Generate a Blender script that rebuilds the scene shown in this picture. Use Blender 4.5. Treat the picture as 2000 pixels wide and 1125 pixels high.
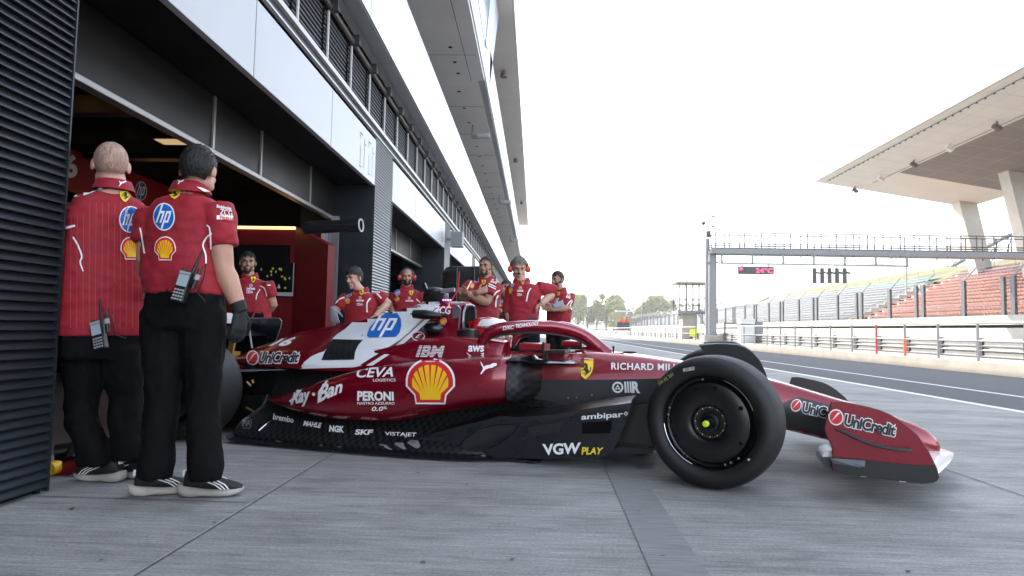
import bpy, bmesh, math, random
from math import sin, cos, tan, pi, radians, atan2, sqrt
from mathutils import Vector, Matrix, Euler
from mathutils.bvhtree import BVHTree
R = radians
for o in list(bpy.data.objects): bpy.data.objects.remove(o)
sc = bpy.context.scene
COL = sc.collection
random.seed(7)
# ---------------------------------------------------------------- camera
CAM_H = 0.845
FPX = 1280.0                                   # focal length in pixels of a 2000 px wide frame
YAW, PITCH, ROLL = R(2.0782), R(3.5594), R(1.1)
_f = Vector((-sin(YAW)*cos(PITCH), cos(YAW)*cos(PITCH), sin(PITCH)))
_r0 = Vector((cos(YAW), sin(YAW), 0)); _u0 = _r0.cross(_f)
_r = _r0*cos(ROLL) + _u0*sin(ROLL); _u = _u0*cos(ROLL) - _r0*sin(ROLL)
CPOS = Vector((0, 0, CAM_H))
cd = bpy.data.cameras.new('camera'); cam = bpy.data.objects.new('camera', cd); COL.objects.link(cam)
cd.sensor_width = 36; cd.lens = 36*FPX/2000; cd.clip_start = 0.05; cd.clip_end = 6000
cd.dof.use_dof = False
cam.matrix_world = Matrix(((_r.x, _u.x, -_f.x, 0), (_r.y, _u.y, -_f.y, 0), (_r.z, _u.z, -_f.z, CAM_H), (0, 0, 0, 1)))
sc.camera = cam
# ---------------------------------------------------------------- light
SUN_EL, SUN_AZ = R(39), R(-47)                 # azimuth from +Y towards +X
w = bpy.data.worlds.new('World'); sc.world = w; w.use_nodes = True
nt = w.node_tree
sky = nt.nodes.new('ShaderNodeTexSky'); sky.sky_type = 'NISHITA'; sky.sun_disc = False
sky.sun_elevation = SUN_EL; sky.sun_rotation = SUN_AZ
sky.air_density = 1.0; sky.dust_density = 1.5; sky.ozone_density = 1.0
bg = nt.nodes['Background']; bg.inputs[1].default_value = 0.15
hsv = nt.nodes.new('ShaderNodeHueSaturation'); hsv.inputs['Saturation'].default_value = 0.5
nt.links.new(sky.outputs[0], hsv.inputs['Color']); nt.links.new(hsv.outputs[0], bg.inputs[0])
sl = bpy.data.lights.new('sun', 'SUN'); so = bpy.data.objects.new('sun', sl); COL.objects.link(so)
sl.energy = 2.0; sl.angle = R(0.5); sl.color = (1.0, 0.9, 0.76)
sd = Vector((sin(SUN_AZ)*cos(SUN_EL), cos(SUN_AZ)*cos(SUN_EL), sin(SUN_EL)))
so.rotation_euler = sd.to_track_quat('Z', 'Y').to_euler(); so.location = (0, 0, 60)
sc.view_settings.view_transform = 'Standard'; sc.view_settings.look = 'None'
sc.view_settings.exposure = 2.45; sc.view_settings.gamma = 1.0
sc.cycles.max_bounces = 7; sc.cycles.diffuse_bounces = 3; sc.cycles.glossy_bounces = 3
sc.cycles.transmission_bounces = 4; sc.cycles.use_denoising = True
sc.cycles.sample_clamp_indirect = 8
# ---------------------------------------------------------------- measuring: a sight line of the photograph met with a real plane
def ray(px, py):
    return _f + _r*((px-1000)/FPX) - _u*((py-562.5)/FPX)
def onZ(px, py, z=0.0):
    d = ray(px, py); return CPOS + d*((z-CAM_H)/d.z)
def onX(px, py, x):
    d = ray(px, py); return CPOS + d*(x/d.x)
def onY(px, py, y):
    d = ray(px, py); return CPOS + d*(y/d.y)
# ---------------------------------------------------------------- helpers
def sock(n, *names):
    for k in names:
        if k in n.inputs: return n.inputs[k]
MATS = {}
def mat(name, col, rough=0.5, metal=0.0, coat=0.0, var=0.0, vscale=6.0, bump=0.0, bscale=40.0, emit=None, estr=0.0, spec=None, stretch=None, alpha=None, trans=0.0, sheen=0.0):
    if name in MATS: return MATS[name]
    m = bpy.data.materials.new(name); m.use_nodes = True; nt = m.node_tree
    b = nt.nodes['Principled BSDF']; b.inputs['Base Color'].default_value = (*col, 1)
    b.inputs['Roughness'].default_value = rough; b.inputs['Metallic'].default_value = metal
    if coat: b.inputs['Coat Weight'].default_value = coat; b.inputs['Coat Roughness'].default_value = 0.12
    if spec is not None: b.inputs['Specular IOR Level'].default_value = spec
    if trans: b.inputs['Transmission Weight'].default_value = trans
    if sheen: b.inputs['Sheen Weight'].default_value = sheen
    if emit: b.inputs['Emission Color'].default_value = (*emit, 1); b.inputs['Emission Strength'].default_value = estr
    if var or bump:
        tc = nt.nodes.new('ShaderNodeTexCoord'); mp = nt.nodes.new('ShaderNodeMapping')
        nt.links.new(tc.outputs['Object'], mp.inputs[0])
        if stretch: mp.inputs['Scale'].default_value = stretch
    if var:
        nz = nt.nodes.new('ShaderNodeTexNoise'); nz.inputs['Scale'].default_value = vscale; nz.inputs['Detail'].default_value = 8; nz.inputs['Roughness'].default_value = 0.6
        nt.links.new(mp.outputs[0], nz.inputs[0])
        mr = nt.nodes.new('ShaderNodeMapRange'); mr.inputs[1].default_value = 0.3; mr.inputs[2].default_value = 0.7
        mr.inputs[3].default_value = 1-var; mr.inputs[4].default_value = 1+var
        nt.links.new(nz.outputs[0], mr.inputs[0])
        mx = nt.nodes.new('ShaderNodeVectorMath'); mx.operation = 'SCALE'; mx.inputs[0].default_value = col
        nt.links.new(mr.outputs[0], mx.inputs['Scale']); nt.links.new(mx.outputs[0], b.inputs['Base Color'])
        mr2 = nt.nodes.new('ShaderNodeMapRange'); mr2.inputs[1].default_value = 0.3; mr2.inputs[2].default_value = 0.7
        mr2.inputs[3].default_value = max(0, rough-0.5*var*rough); mr2.inputs[4].default_value = min(1, rough+0.5*var*rough)
        nt.links.new(nz.outputs[0], mr2.inputs[0]); nt.links.new(mr2.outputs[0], b.inputs['Roughness'])
    if bump:
        n2 = nt.nodes.new('ShaderNodeTexNoise'); n2.inputs['Scale'].default_value = bscale; n2.inputs['Detail'].default_value = 5
        nt.links.new(mp.outputs[0], n2.inputs[0])
        bp = nt.nodes.new('ShaderNodeBump'); bp.inputs['Strength'].default_value = bump; bp.inputs['Distance'].default_value = 0.02
        nt.links.new(n2.outputs[0], bp.inputs['Height']); nt.links.new(bp.outputs[0], b.inputs['Normal'])
    MATS[name] = m; return m

def wmat(o):
    m = o.matrix_parent_inverse @ o.matrix_basis
    return wmat(o.parent) @ m if o.parent else o.matrix_basis.copy()
class MB:
    """collects shapes into one mesh"""
    def __init__(s): s.bm = bmesh.new()
    def face(s, pts):
        vs = [s.bm.verts.new(p) for p in pts]
        try: return s.bm.faces.new(vs)
        except ValueError: return None
    def box(s, lo, hi, M=None, bev=0.0):
        x0, y0, z0 = lo; x1, y1, z1 = hi
        b = bmesh.new(); bmesh.ops.create_cube(b, size=1)
        for v in b.verts: v.co = Vector(((x0+x1)/2+v.co.x*(x1-x0), (y0+y1)/2+v.co.y*(y1-y0), (z0+z1)/2+v.co.z*(z1-z0)))
        if bev: bmesh.ops.bevel(b, geom=b.edges[:], offset=bev, segments=2, affect='EDGES', profile=0.6)
        s.add(b, M); return s
    def add(s, b, M=None):
        if M is not None: b.transform(M)
        me = bpy.data.meshes.new('t'); b.to_mesh(me); b.free(); s.bm.from_mesh(me); bpy.data.meshes.remove(me)
    def loft(s, rings, cap=True, closed=True):
        vs = [[s.bm.verts.new(p) for p in r] for r in rings]
        n = len(vs[0])
        for a, b in zip(vs, vs[1:]):
            for i in range(n if closed else n-1):
                j = (i+1) % n
                try: s.bm.faces.new((a[i], a[j], b[j], b[i]))
                except ValueError: pass
        if cap and closed:
            for r in (vs[0][::-1], vs[-1]):
                try: s.bm.faces.new(r)
                except ValueError: pass
        return s
    def tube(s, pts, rad, n=10, cap=True, up=None):
        """round or oval tube along points; rad: number, list, or list of (a, b)"""
        pts = [Vector(p) for p in pts]; m = len(pts)
        rr = rad if isinstance(rad, (list, tuple)) and len(rad) == m else [rad]*m
        rings = []; prev = None
        for i, p in enumerate(pts):
            t = (pts[min(i+1, m-1)]-pts[max(i-1, 0)])
            t = t.normalized() if t.length > 1e-9 else Vector((0, 0, 1))
            if prev is None:
                ref = Vector(up) if up else (Vector((0, 0, 1)) if abs(t.z) < 0.9 else Vector((0, 1, 0)))
            else: ref = prev
            a = (ref-t*ref.dot(t))
            a = a.normalized() if a.length > 1e-6 else t.orthogonal().normalized()
            prev = a; b = t.cross(a)
            ra, rb = rr[i] if isinstance(rr[i], (list, tuple)) else (rr[i], rr[i])
            rings.append([p+a*ra*cos(2*pi*k/n)+b*rb*sin(2*pi*k/n) for k in range(n)])
        return s.loft(rings, cap)
    def lathe(s, prof, M=None, n=48, close=True):
        """profile of (radius, axial) turned round the local Y axis"""
        b = bmesh.new(); vs = []
        for r, a in prof:
            vs.append([b.verts.new((r*cos(2*pi*k/n), a, r*sin(2*pi*k/n))) for k in range(n)])
        for p, q in zip(vs, vs[1:]):
            for k in range(n):
                j = (k+1) % n
                try: b.faces.new((p[k], q[k], q[j], p[j]))
                except ValueError: pass
        bmesh.ops.remove_doubles(b, verts=b.verts, dist=1e-6)
        s.add(b, M); return s
    def prism(s, poly, ext, M=None, bev=0.0):
        """closed 3-D polygon pushed out along a vector"""
        b = bmesh.new(); e = Vector(ext)
        f = b.faces.new([b.verts.new(p) for p in poly])
        g = bmesh.ops.extrude_face_region(b, geom=[f])
        for v in g['geom']:
            if isinstance(v, bmesh.types.BMVert): v.co += e
        bmesh.ops.recalc_face_normals(b, faces=b.faces)
        if bev: bmesh.ops.bevel(b, geom=b.edges[:], offset=bev, segments=2, affect='EDGES')
        s.add(b, M); return s
    def ball(s, c, r, M=None, seg=16):
        b = bmesh.new(); bmesh.ops.create_uvsphere(b, u_segments=seg, v_segments=max(6, seg*2//3), radius=1)
        r = r if isinstance(r, (list, tuple)) else (r, r, r)
        for v in b.verts: v.co = Vector((v.co.x*r[0], v.co.y*r[1], v.co.z*r[2]))
        T = Matrix.Translation(c)
        s.add(b, T @ (M if M is not None else Matrix())); return s
    def build(s, name, m, parent=None, smooth=False, local=False, recalc=True, angle=40):
        if recalc: bmesh.ops.recalc_face_normals(s.bm, faces=s.bm.faces)
        if parent is not None and not local: s.bm.transform(wmat(parent).inverted())
        me = bpy.data.meshes.new(name); s.bm.to_mesh(me); s.bm.free()
        if isinstance(m, str): m = MATS[m]
        if m is not None: me.materials.append(m)
        if smooth: smooth_mesh(me, angle)
        return link(name, me, parent)
def smooth_mesh(me, angle=40):
    for p in me.polygons: p.use_smooth = True
    try: me.set_sharp_from_angle(angle=R(angle))
    except Exception: pass
def link(name, me, parent=None):
    o = bpy.data.objects.new(name, me); COL.objects.link(o)
    if parent is not None: o.parent = parent
    return o
def tag(o, label=None, cat=None, group=None, kind=None):
    for k, v in (('label', label), ('category', cat), ('group', group), ('kind', kind)):
        if v: o[k] = v
    return o
def thing(name, loc, rz, label, cat, group=None):
    o = bpy.data.objects.new(name, None); COL.objects.link(o)
    o.location = loc; o.rotation_euler = (0, 0, rz); o.empty_display_size = 0.2
    o.matrix_world = Matrix.Translation(loc) @ Matrix.Rotation(rz, 4, 'Z')
    return tag(o, label, cat, group)
def copy_tree(o, parent=None):
    c = o.copy(); COL.objects.link(c); c.parent = parent
    for ch in list(o.children): copy_tree(ch, c)
    return c
def array(o, offs):
    """copies of a part, each an object of its own, pushed along by the given offsets"""
    for d in offs:
        c = o.copy(); COL.objects.link(c); c.parent = o.parent; c.location = o.location+Vector(d)
    return o
def structure(o): o['kind'] = 'structure'; return o
def sheet(name, x0, x1, y0, y1, z, m):
    b = MB(); b.face([(x0, y0, z), (x1, y0, z), (x1, y1, z), (x0, y1, z)])
    return structure(b.build(name, m))

# ---- lettering: text and flat marks as thin meshes laid on a surface
def text_bm(txt, bold=0.0, shear=0.0, space=1.0, res=4):
    """letters as a flat bmesh, cap height about 1, centred on x, baseline 0; returns (bm, width, height)"""
    cu = bpy.data.curves.new('txt', 'FONT'); cu.body = txt; cu.size = 1.0; cu.offset = bold; cu.shear = shear
    cu.space_character = space; cu.resolution_u = res; cu.fill_mode = 'FRONT'
    o = bpy.data.objects.new('txt', cu); COL.objects.link(o)
    dg = bpy.context.evaluated_depsgraph_get(); dg.update()
    me = bpy.data.meshes.new_from_object(o.evaluated_get(dg))
    b = bmesh.new(); b.from_mesh(me)
    bpy.data.objects.remove(o); bpy.data.curves.remove(cu); bpy.data.meshes.remove(me)
    return b
def fit(b, w=1.0, h=1.0):
    """scale a flat bmesh to the unit box (0..w, 0..h)"""
    xs = [v.co.x for v in b.verts]; ys = [v.co.y for v in b.verts]
    x0, x1, y0, y1 = min(xs), max(xs), min(ys), max(ys)
    for v in b.verts: v.co = Vector(((v.co.x-x0)/(x1-x0)*w, (v.co.y-y0)/(y1-y0)*h, 0))
    return b
def poly_bm(polys):
    b = bmesh.new()
    for p in polys:
        f = b.faces.new([b.verts.new((x, y, 0)) for x, y in p])
    bmesh.ops.triangulate(b, faces=b.faces)
    return b
def circ(cx, cy, r, n=28, ry=None):
    ry = ry or r
    return [(cx+r*cos(2*pi*k/n), cy+ry*sin(2*pi*k/n)) for k in range(n)]
def dice(b, step):
    """cut a flat bmesh with a grid so it can follow a curved surface"""
    for ax in (0, 1):
        if not b.verts: break
        lo = min(v.co[ax] for v in b.verts); hi = max(v.co[ax] for v in b.verts)
        k = lo+step
        while k < hi-1e-6:
            co = [0, 0, 0]; co[ax] = k; no = [0, 0, 0]; no[ax] = 1
            bmesh.ops.bisect_plane(b, geom=b.verts[:]+b.edges[:]+b.faces[:], dist=1e-6, plane_co=co, plane_no=no)
            k += step
    return b
class Quad:
    """bilinear map of the unit square on four corner points (bottom-left, bottom-right, top-right, top-left)"""
    def __init__(s, a, b, c, d): s.p = [Vector(q) for q in (a, b, c, d)]
    def __call__(s, u, v):
        a, b, c, d = s.p
        return a*(1-u)*(1-v)+b*u*(1-v)+c*u*v+d*(1-u)*v
def lay(b, q, bvh, inv, lift=0.003, org=None):
    """lay a flat bmesh (unit square) on a surface: corners q are photo points, the surface gives the depth.
    inv: world -> surface-local matrix"""
    O = inv @ (org or CPOS); dead = []
    for v in b.verts:
        p = q(v.co.x, v.co.y); d = (inv.to_3x3() @ ray(p.x, p.y)).normalized()
        loc, no, idx, dist = bvh.ray_cast(O, d)
        if loc is None: dead.append(v); continue
        if no.dot(d) > 0: no = -no
        v.co = loc + no*lift - d*lift*0.6
    if dead: bmesh.ops.delete(b, geom=dead, context='VERTS')
    bad = [f for f in b.faces if max((e.calc_length() for e in f.edges), default=0) > 0.3]
    if bad: bmesh.ops.delete(b, geom=bad, context='FACES')
    return b
def bvh_of(objs, root_inv=None):
    """one tree over several child meshes, in their shared parent's space"""
    vs = []; fs = []
    for o in objs:
        n = len(vs); vs += [v.co.copy() for v in o.data.vertices]; fs += [[i+n for i in p.vertices] for p in o.data.polygons]
    return BVHTree.FromPolygons(vs, fs)
def mesh_from(b, name, m, parent=None):
    me = bpy.data.meshes.new(name); b.to_mesh(me); b.free()
    if m is not None: me.materials.append(MATS[m] if isinstance(m, str) else m)
    return link(name, me, parent)
def merge(bms):
    out = bmesh.new()
    for b in bms:
        me = bpy.data.meshes.new('t'); b.to_mesh(me); b.free(); out.from_mesh(me); bpy.data.meshes.remove(me)
    return out
# ---- sections, lofts and marks
def cr(p, q, r, s, t):
    return 0.5*((2*q)+(-p+r)*t+(2*p-5*q+4*r-s)*t*t+(-p+3*q-3*r+s)*t*t*t)
def crc(pts, sub):
    """closed Catmull-Rom through 2-D points"""
    n = len(pts); P = [Vector(p) for p in pts]; out = []
    for i in range(n):
        for k in range(sub): out.append(cr(P[i-1], P[i], P[(i+1) % n], P[(i+2) % n], k/sub))
    return out
def cro(pts, sub):
    P = [Vector(p) for p in pts]; n = len(P); out = []
    for i in range(n-1):
        for k in range(sub): out.append(cr(P[max(i-1, 0)], P[i], P[i+1], P[min(i+2, n-1)], k/sub))
    out.append(P[-1]); return out
def sloft(stations, sub=3, usub=4, cap=True):
    """stations: (u, [(y, z) ...]) -> smooth closed loft along local x"""
    full = cro([[u]+[c for p in pts for c in p] for u, pts in stations], usub) if False else None
    vec = [tuple([u]+[c for p in pts for c in p]) for u, pts in stations]
    n = len(vec); rows = []
    def interp(a, b, c, d, t): return [cr(a[i], b[i], c[i], d[i], t) for i in range(len(a))]
    for i in range(n-1):
        for k in range(usub): rows.append(interp(vec[max(i-1, 0)], vec[i], vec[i+1], vec[min(i+2, n-1)], k/usub))
    rows.append(list(vec[-1]))
    rings = []
    for r in rows:
        u = r[0]; pts = [(r[1+2*j], r[2+2*j]) for j in range((len(r)-1)//2)]
        rings.append([(u, p.x, p.y) for p in crc(pts, sub)])
    b = MB(); b.loft(rings, cap); return b
def mirror_y(b):
    for v in b.bm.verts: v.co.y = -v.co.y
    return b
IDQ = lambda u, v: Vector((u, v))
class Target:
    """a mesh object that takes marks from the photograph onto its own surface"""
    def __init__(s, obj, root, extra=()):
        s.o = obj; s.inv = root.matrix_world.inverted(); s.bvh = bvh_of([obj]+list(extra)); s.acc = []
    def put(s, b, m, lift=.002, step=None, quad=None):
        if step: dice(b, step)
        lay(b, quad or IDQ, s.bvh, s.inv, lift)
        s.acc.append((b, m)); return s
    def done(s):
        me = s.o.data; out = bmesh.new(); out.from_mesh(me)
        for b, m in s.acc:
            mm = MATS[m] if isinstance(m, str) else m
            idx = me.materials.find(mm.name)
            if idx < 0: me.materials.append(mm); idx = len(me.materials)-1
            for f in b.faces: f.material_index = idx; f.smooth = True
            t = bpy.data.meshes.new('t'); b.to_mesh(t); b.free()
            out.from_mesh(t); bpy.data.meshes.remove(t)
        out.to_mesh(me); out.free()
def txt(T, s, c, m='white_ink', bold=.01, shear=0, lift=.002, step=.12, space=1.0, outline=None, ob=.05):
    """lettering s inside the photo corners c (bottom-left, bottom-right, top-right, top-left)"""
    q = Quad(*c)
    if outline:
        a = text_bm(s, bold, shear, space); xs = [v.co.x for v in a.verts]; ys = [v.co.y for v in a.verts]; a.free()
        x0, x1, y0, y1 = min(xs), max(xs), min(ys), max(ys)
        o = text_bm(s, bold+ob, shear, space, 3)
        for v in o.verts: v.co = Vector(((v.co.x-x0)/(x1-x0), (v.co.y-y0)/(y1-y0), 0))
        dice(o, step); T.put(o, outline, lift, None, q); lift += .0018
    b = fit(text_bm(s, bold, shear, space)); dice(b, step); T.put(b, m, lift, None, q)
def pol(T, polys, m, lift=.002, step=None): T.put(poly_bm(polys), m, lift, step)
def mapq(pts, c):
    q = Quad(*c); return [tuple(q(x, y)) for x, y in pts]
def arcpts(n=24, a0=0, a1=360, cx=.5, cy=.5, r=.5):
    return [(cx+r*cos(R(a0+(a1-a0)*k/n)), cy+r*sin(R(a0+(a1-a0)*k/n))) for k in range(n+1)]
def hp_logo(T, c, lift=.002, step=8, ring=True, body=None):
    if ring: pol(T, [mapq(circ(.5, .5, .54, 32), c)], 'white_ink', lift, step)
    pol(T, [body or mapq(circ(.5, .5, .485, 32), c)], 'blue_ink', lift+.0016, step)
    S = lambda r: [(x+.42*(y-.5), y) for x, y in r]
    rc = lambda x0, x1, y0, y1: [(x0, y0), (x1, y0), (x1, y1), (x0, y1)]
    for r in (rc(.20, .285, .27, .98), rc(.285, .47, .63, .72), rc(.39, .475, .27, .63), rc(.545, .63, .02, .72), rc(.63, .80, .63, .72), rc(.73, .815, .27, .63), rc(.63, .73, .27, .36)):
        pol(T, [mapq(S(r), c)], 'white_ink', lift+.0032, step)
def shell_logo(T, c, lift=.002, step=8):
    out = [(.2, .0), (.8, .0), (.83, .2), (1.0, .40), (1.0, .55)]+arcpts(16, 5, 175, .5, .52, .5)[1:]+[(0, .55), (0, .40), (.17, .2)]
    k = lambda s: [(.5+(x-.5)*s, .48+(y-.48)*s) for x, y in out]
    pol(T, [mapq(k(1.0), c)], 'white_ink', lift, step); pol(T, [mapq(k(.92), c)], 'red_ink', lift+.0016, step)
    yel = [(.30, .10), (.70, .10), (.72, .24), (.86, .38)]+arcpts(14, -4, 184, .5, .50, .37)+[(.14, .38), (.28, .24)]
    pol(T, [mapq(yel, c)], mat('shell_yellow', (.85, .47, .01), .45), lift+.0032, step)
    for a in (25, 48, 69, 90, 111, 132, 155):
        x, y = cos(R(a)), sin(R(a)); n = Vector((-y, x))*.022; e = Vector((.5+.4*x, .50+.4*y)); o = Vector((.5, .16))+Vector((x*.16, y*.16))
        pol(T, [mapq([tuple(o), tuple(e-n), tuple(e+n)], c)], 'red_ink', lift+.0046, step)
HORSE = [[(.36, .80), (.45, .93), (.50, .97), (.53, .93), (.63, .86), (.66, .74), (.62, .66), (.50, .68), (.50, .80), (.44, .83), (.38, .77)],
         [(.50, .70), (.64, .72), (.66, .58), (.73, .50), (.75, .40), (.66, .33), (.58, .36), (.52, .44), (.44, .52), (.43, .62)],
         [(.45, .66), (.30, .69), (.22, .64), (.24, .71), (.33, .75), (.47, .72)], [(.43, .60), (.30, .54), (.26, .60), (.21, .58), (.27, .48), (.45, .54)],
         [(.66, .36), (.60, .26), (.50, .20), (.44, .22), (.52, .25), (.56, .34), (.60, .40)], [(.58, .40), (.44, .36), (.33, .38), (.36, .33), (.46, .31), (.60, .36)],
         [(.72, .46), (.80, .52), (.78, .64), (.84, .72), (.86, .62), (.83, .48), (.74, .40)]]
def shield_logo(T, c, lift=.002, step=6, small=False):
    sh = [(0, 1), (1, 1), (1, .62), (.92, .38), (.74, .15), (.5, 0), (.26, .15), (.08, .38), (0, .62)]
    pol(T, [mapq(sh, c)], 'yellow_ink', lift, step)
    pol(T, [mapq([(.5+(x-.52)*1.12, .5+(y-.55)*.92) for x, y in h], c) for h in HORSE], 'black_ink', lift+.0018, step)
    if not small:
        for i, m in enumerate(('red_ink', 'white_ink', 'green_ink')):
            pol(T, [mapq([(0, 1+.035*i), (.5, 1.04+.035*i), (1, 1+.035*i), (1, 1.035+.035*i), (.5, 1.075+.035*i), (0, 1.035+.035*i)], c)], m, lift, step)
def unicredit(T, cc, ct, lift=.002, letter='black_ink', step=8, ob=.06, bold=.03):
    """round red mark with a white slash in corners cc, and the name in corners ct"""
    pol(T, [mapq(circ(.5, .5, .6, 26), cc)], 'white_ink', lift, step); pol(T, [mapq(circ(.5, .5, .5, 26), cc)], 'red_ink', lift+.0016, step)
    pol(T, [mapq([(.12, .16), (.62, .86), (.86, .86), (.66, .70)], cc)], 'white_ink', lift+.0032, step)
    txt(T, 'UniCredit', ct, letter, bold, .12, lift+.0012, .08, .92, 'white_ink', ob)
# ---------------------------------------------------------------- materials of the setting
def concrete_ground():
    m = bpy.data.materials.new('brushed_concrete'); m.use_nodes = True; nt = m.node_tree; b = nt.nodes['Principled BSDF']
    tc = nt.nodes.new('ShaderNodeTexCoord')
    def noise(scale, stretch, detail=6, rough=0.6, rot=0.0):
        mp = nt.nodes.new('ShaderNodeMapping'); mp.inputs['Scale'].default_value = stretch; mp.inputs['Rotation'].default_value = (0, 0, rot)
        n = nt.nodes.new('ShaderNodeTexNoise'); n.inputs['Scale'].default_value = scale; n.inputs['Detail'].default_value = detail; n.inputs['Roughness'].default_value = rough
        nt.links.new(tc.outputs['Object'], mp.inputs[0]); nt.links.new(mp.outputs[0], n.inputs[0]); return n
    broom = noise(1.0, (5, 120, 1), 7, 0.68, 0.02)
    broom2 = noise(1.0, (1.5, 30, 1), 6, 0.62, -0.015)
    rub = noise(0.9, (0.7, 2.6, 1), 9, 0.72, 0.3)
    blot = noise(0.55, (1, 1.6, 1), 8, 0.62)
    stain = noise(1.7, (0.8, 1.5, 1), 9, 0.7)
    fine = noise(75, (1, 1, 1), 4, 0.8)
    def mrange(n, a, b_, c, d):
        r = nt.nodes.new('ShaderNodeMapRange'); 
        for i, v in enumerate((a, b_, c, d)): r.inputs[1+i].default_value = v
        nt.links.new(n.outputs[0], r.inputs[0]); return r
    def mul(x, y):
        k = nt.nodes.new('ShaderNodeMath'); k.operation = 'MULTIPLY'; nt.links.new(x.outputs[0], k.inputs[0]); nt.links.new(y.outputs[0], k.inputs[1]); return k
    v = mul(mrange(broom, .3, .7, .62, 1.30), mrange(broom2, .3, .7, .78, 1.2))
    v = mul(v, mrange(blot, .3, .7, .74, 1.2)); v = mul(v, mrange(stain, .28, .5, .72, 1.05)); v = mul(v, mrange(rub, .50, .68, 1.0, .62)); v = mul(v, mrange(fine, .3, .7, .70, 1.30))
    sc_ = nt.nodes.new('ShaderNodeVectorMath'); sc_.operation = 'SCALE'; sc_.inputs[0].default_value = (.268, .262, .250)
    nt.links.new(v.outputs[0], sc_.inputs['Scale']); nt.links.new(sc_.outputs[0], b.inputs['Base Color'])
    b.inputs['Roughness'].default_value = .78; b.inputs['Specular IOR Level'].default_value = .35
    bp = nt.nodes.new('ShaderNodeBump'); bp.inputs['Strength'].default_value = .35; bp.inputs['Distance'].default_value = .004
    nt.links.new(broom.outputs[0], bp.inputs['Height']); nt.links.new(bp.outputs[0], b.inputs['Normal'])
    MATS['concrete_ground'] = m; return m
concrete_ground()
mat('stained_concrete', (.205, .204, .2), .8, var=.4, vscale=2, stretch=(2, 40, 1), bump=.3, bscale=60)
mat('joint_light', (.28, .275, .265), .9, var=.35, vscale=9)
mat('joint_dark', (.07, .07, .075), .9, var=.3, vscale=20)
mat('asphalt', (.075, .077, .083), .85, var=.18, vscale=2.0, bump=.4, bscale=180)
mat('asphalt_old', (.085, .085, .087), .9, var=.15, vscale=1.0, bump=.3, bscale=120)
mat('road_paint', (.62, .62, .6), .6, var=.1, vscale=14)
mat('pale_concrete', (.36, .34, .305), .85, var=.12, vscale=2.2, bump=.15, bscale=30)
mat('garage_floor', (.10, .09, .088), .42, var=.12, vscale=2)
mat('grass', (.105, .105, .035), .95, var=.45, vscale=.22)
mat('earth', (.22, .19, .12), .95, var=.3, vscale=.05)
mat('galvanised', (.22, .225, .235), .5, .2, var=.12, vscale=5)
mat('rail_tan', (.05, .044, .036), .8); mat('galv_dark', (.05, .054, .06), .5, .3, var=.12, vscale=5)
mat('navy_panel', (.005, .010, .016), .45, .15, var=.15, vscale=1.4)
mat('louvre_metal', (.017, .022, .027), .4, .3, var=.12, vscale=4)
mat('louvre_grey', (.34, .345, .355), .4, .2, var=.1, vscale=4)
mat('louvre_dark', (.085, .09, .098), .4, .3, var=.1, vscale=4)
mat('white_panel', (.40, .415, .43), .4, .0, coat=.08, var=.06, vscale=.7)
mat('white_trim', (.52, .5, .47), .4, var=.04)
mat('black_gloss', (.003, .003, .0035), .5, .0, var=.1, spec=.12)
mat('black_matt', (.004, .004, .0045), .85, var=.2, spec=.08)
mat('shutter', (.0065, .006, .006), .42, .0, var=.2, vscale=2, spec=.22)
mat('alu', (.30, .295, .29), .35, .6, var=.1, vscale=7)
mat('soffit', (.76, .73, .71), .6, var=.05, vscale=.8)
mat('soffit_far', (.78, .74, .70), .6, var=.06, vscale=.8)
mat('ledge_grey', (.36, .36, .37), .5, .2, var=.1, vscale=5)
mat('frost_glass', (.25, .275, .28), .2, .0, coat=.12, var=.06, vscale=.8)
mat('glass_edge', (.12, .2, .2), .15, .0)
mat('window_blue', (.22, .33, .47), .1, .3)
mat('dark_glass', (.04, .055, .07), .06, .2)
mat('warm_lamp', (.8, .7, .5), .5, emit=(1, .76, .42), estr=.16)
mat('dim_lamp', (.5, .4, .25), .5, emit=(1, .7, .35), estr=.10)
mat('strip_lamp', (.9, .7, .4), .5, emit=(1, .5, .14), estr=.8)
mat('red_panel', (.15, .003, .007), .42, var=.06, vscale=2)
mat('red_banner', (.26, .006, .012), .6)
mat('white_ink', (.8, .8, .8), .5)
mat('black_ink', (.012, .012, .014), .5)
mat('yellow_ink', (.85, .6, .02), .5)
mat('blue_ink', (.006, .11, .45), .5)
mat('red_ink', (.55, .012, .018), .5)
mat('plastic_black', (.006, .006, .007), .4)
mat('rubber', (.016, .016, .017), .7)
mat('grey_speaker', (.3, .3, .31), .6)
mat('trunk', (.07, .05, .035), .9)
for i, c in enumerate(((.08, .12, .025), (.12, .16, .03), (.19, .20, .03), (.06, .10, .025))): mat('leaf%d' % i, c, .8, var=.5, vscale=.5)
mat('roof_white', (.6, .59, .57), .5, var=.04, vscale=.4)
mat('roof_beige', (.71, .76, .70), .6, var=.04, vscale=.4)
mat('roof_brown', (.175, .175, .155), .65, var=.14, vscale=.3)
mat('col_concrete', (.42, .40, .36), .85, var=.12, vscale=.8, bump=.2, bscale=8)
mat('stand_concrete', (.45, .43, .40), .9, var=.1, vscale=.5)
mat('seat_red', (.40, .075, .05), .45); mat('seat_purple', (.17, .05, .09), .45); mat('seat_blue', (.16, .19, .235), .4); mat('seat_white', (.085, .09, .095), .45)
mat('seat_pale', (.13, .145, .165), .5); mat('green_tarp', (.05, .25, .15), .8, var=.2)
mat('orange_cloth', (.65, .09, .03), .8); mat('red_post', (.5, .03, .05), .5); mat('orange_post', (.7, .12, .05), .5)
mat('led_board', (.012, .01, .012), .4); mat('led_red', (.4, .02, .04), .5, emit=(1, .04, .12), estr=.9)

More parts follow.
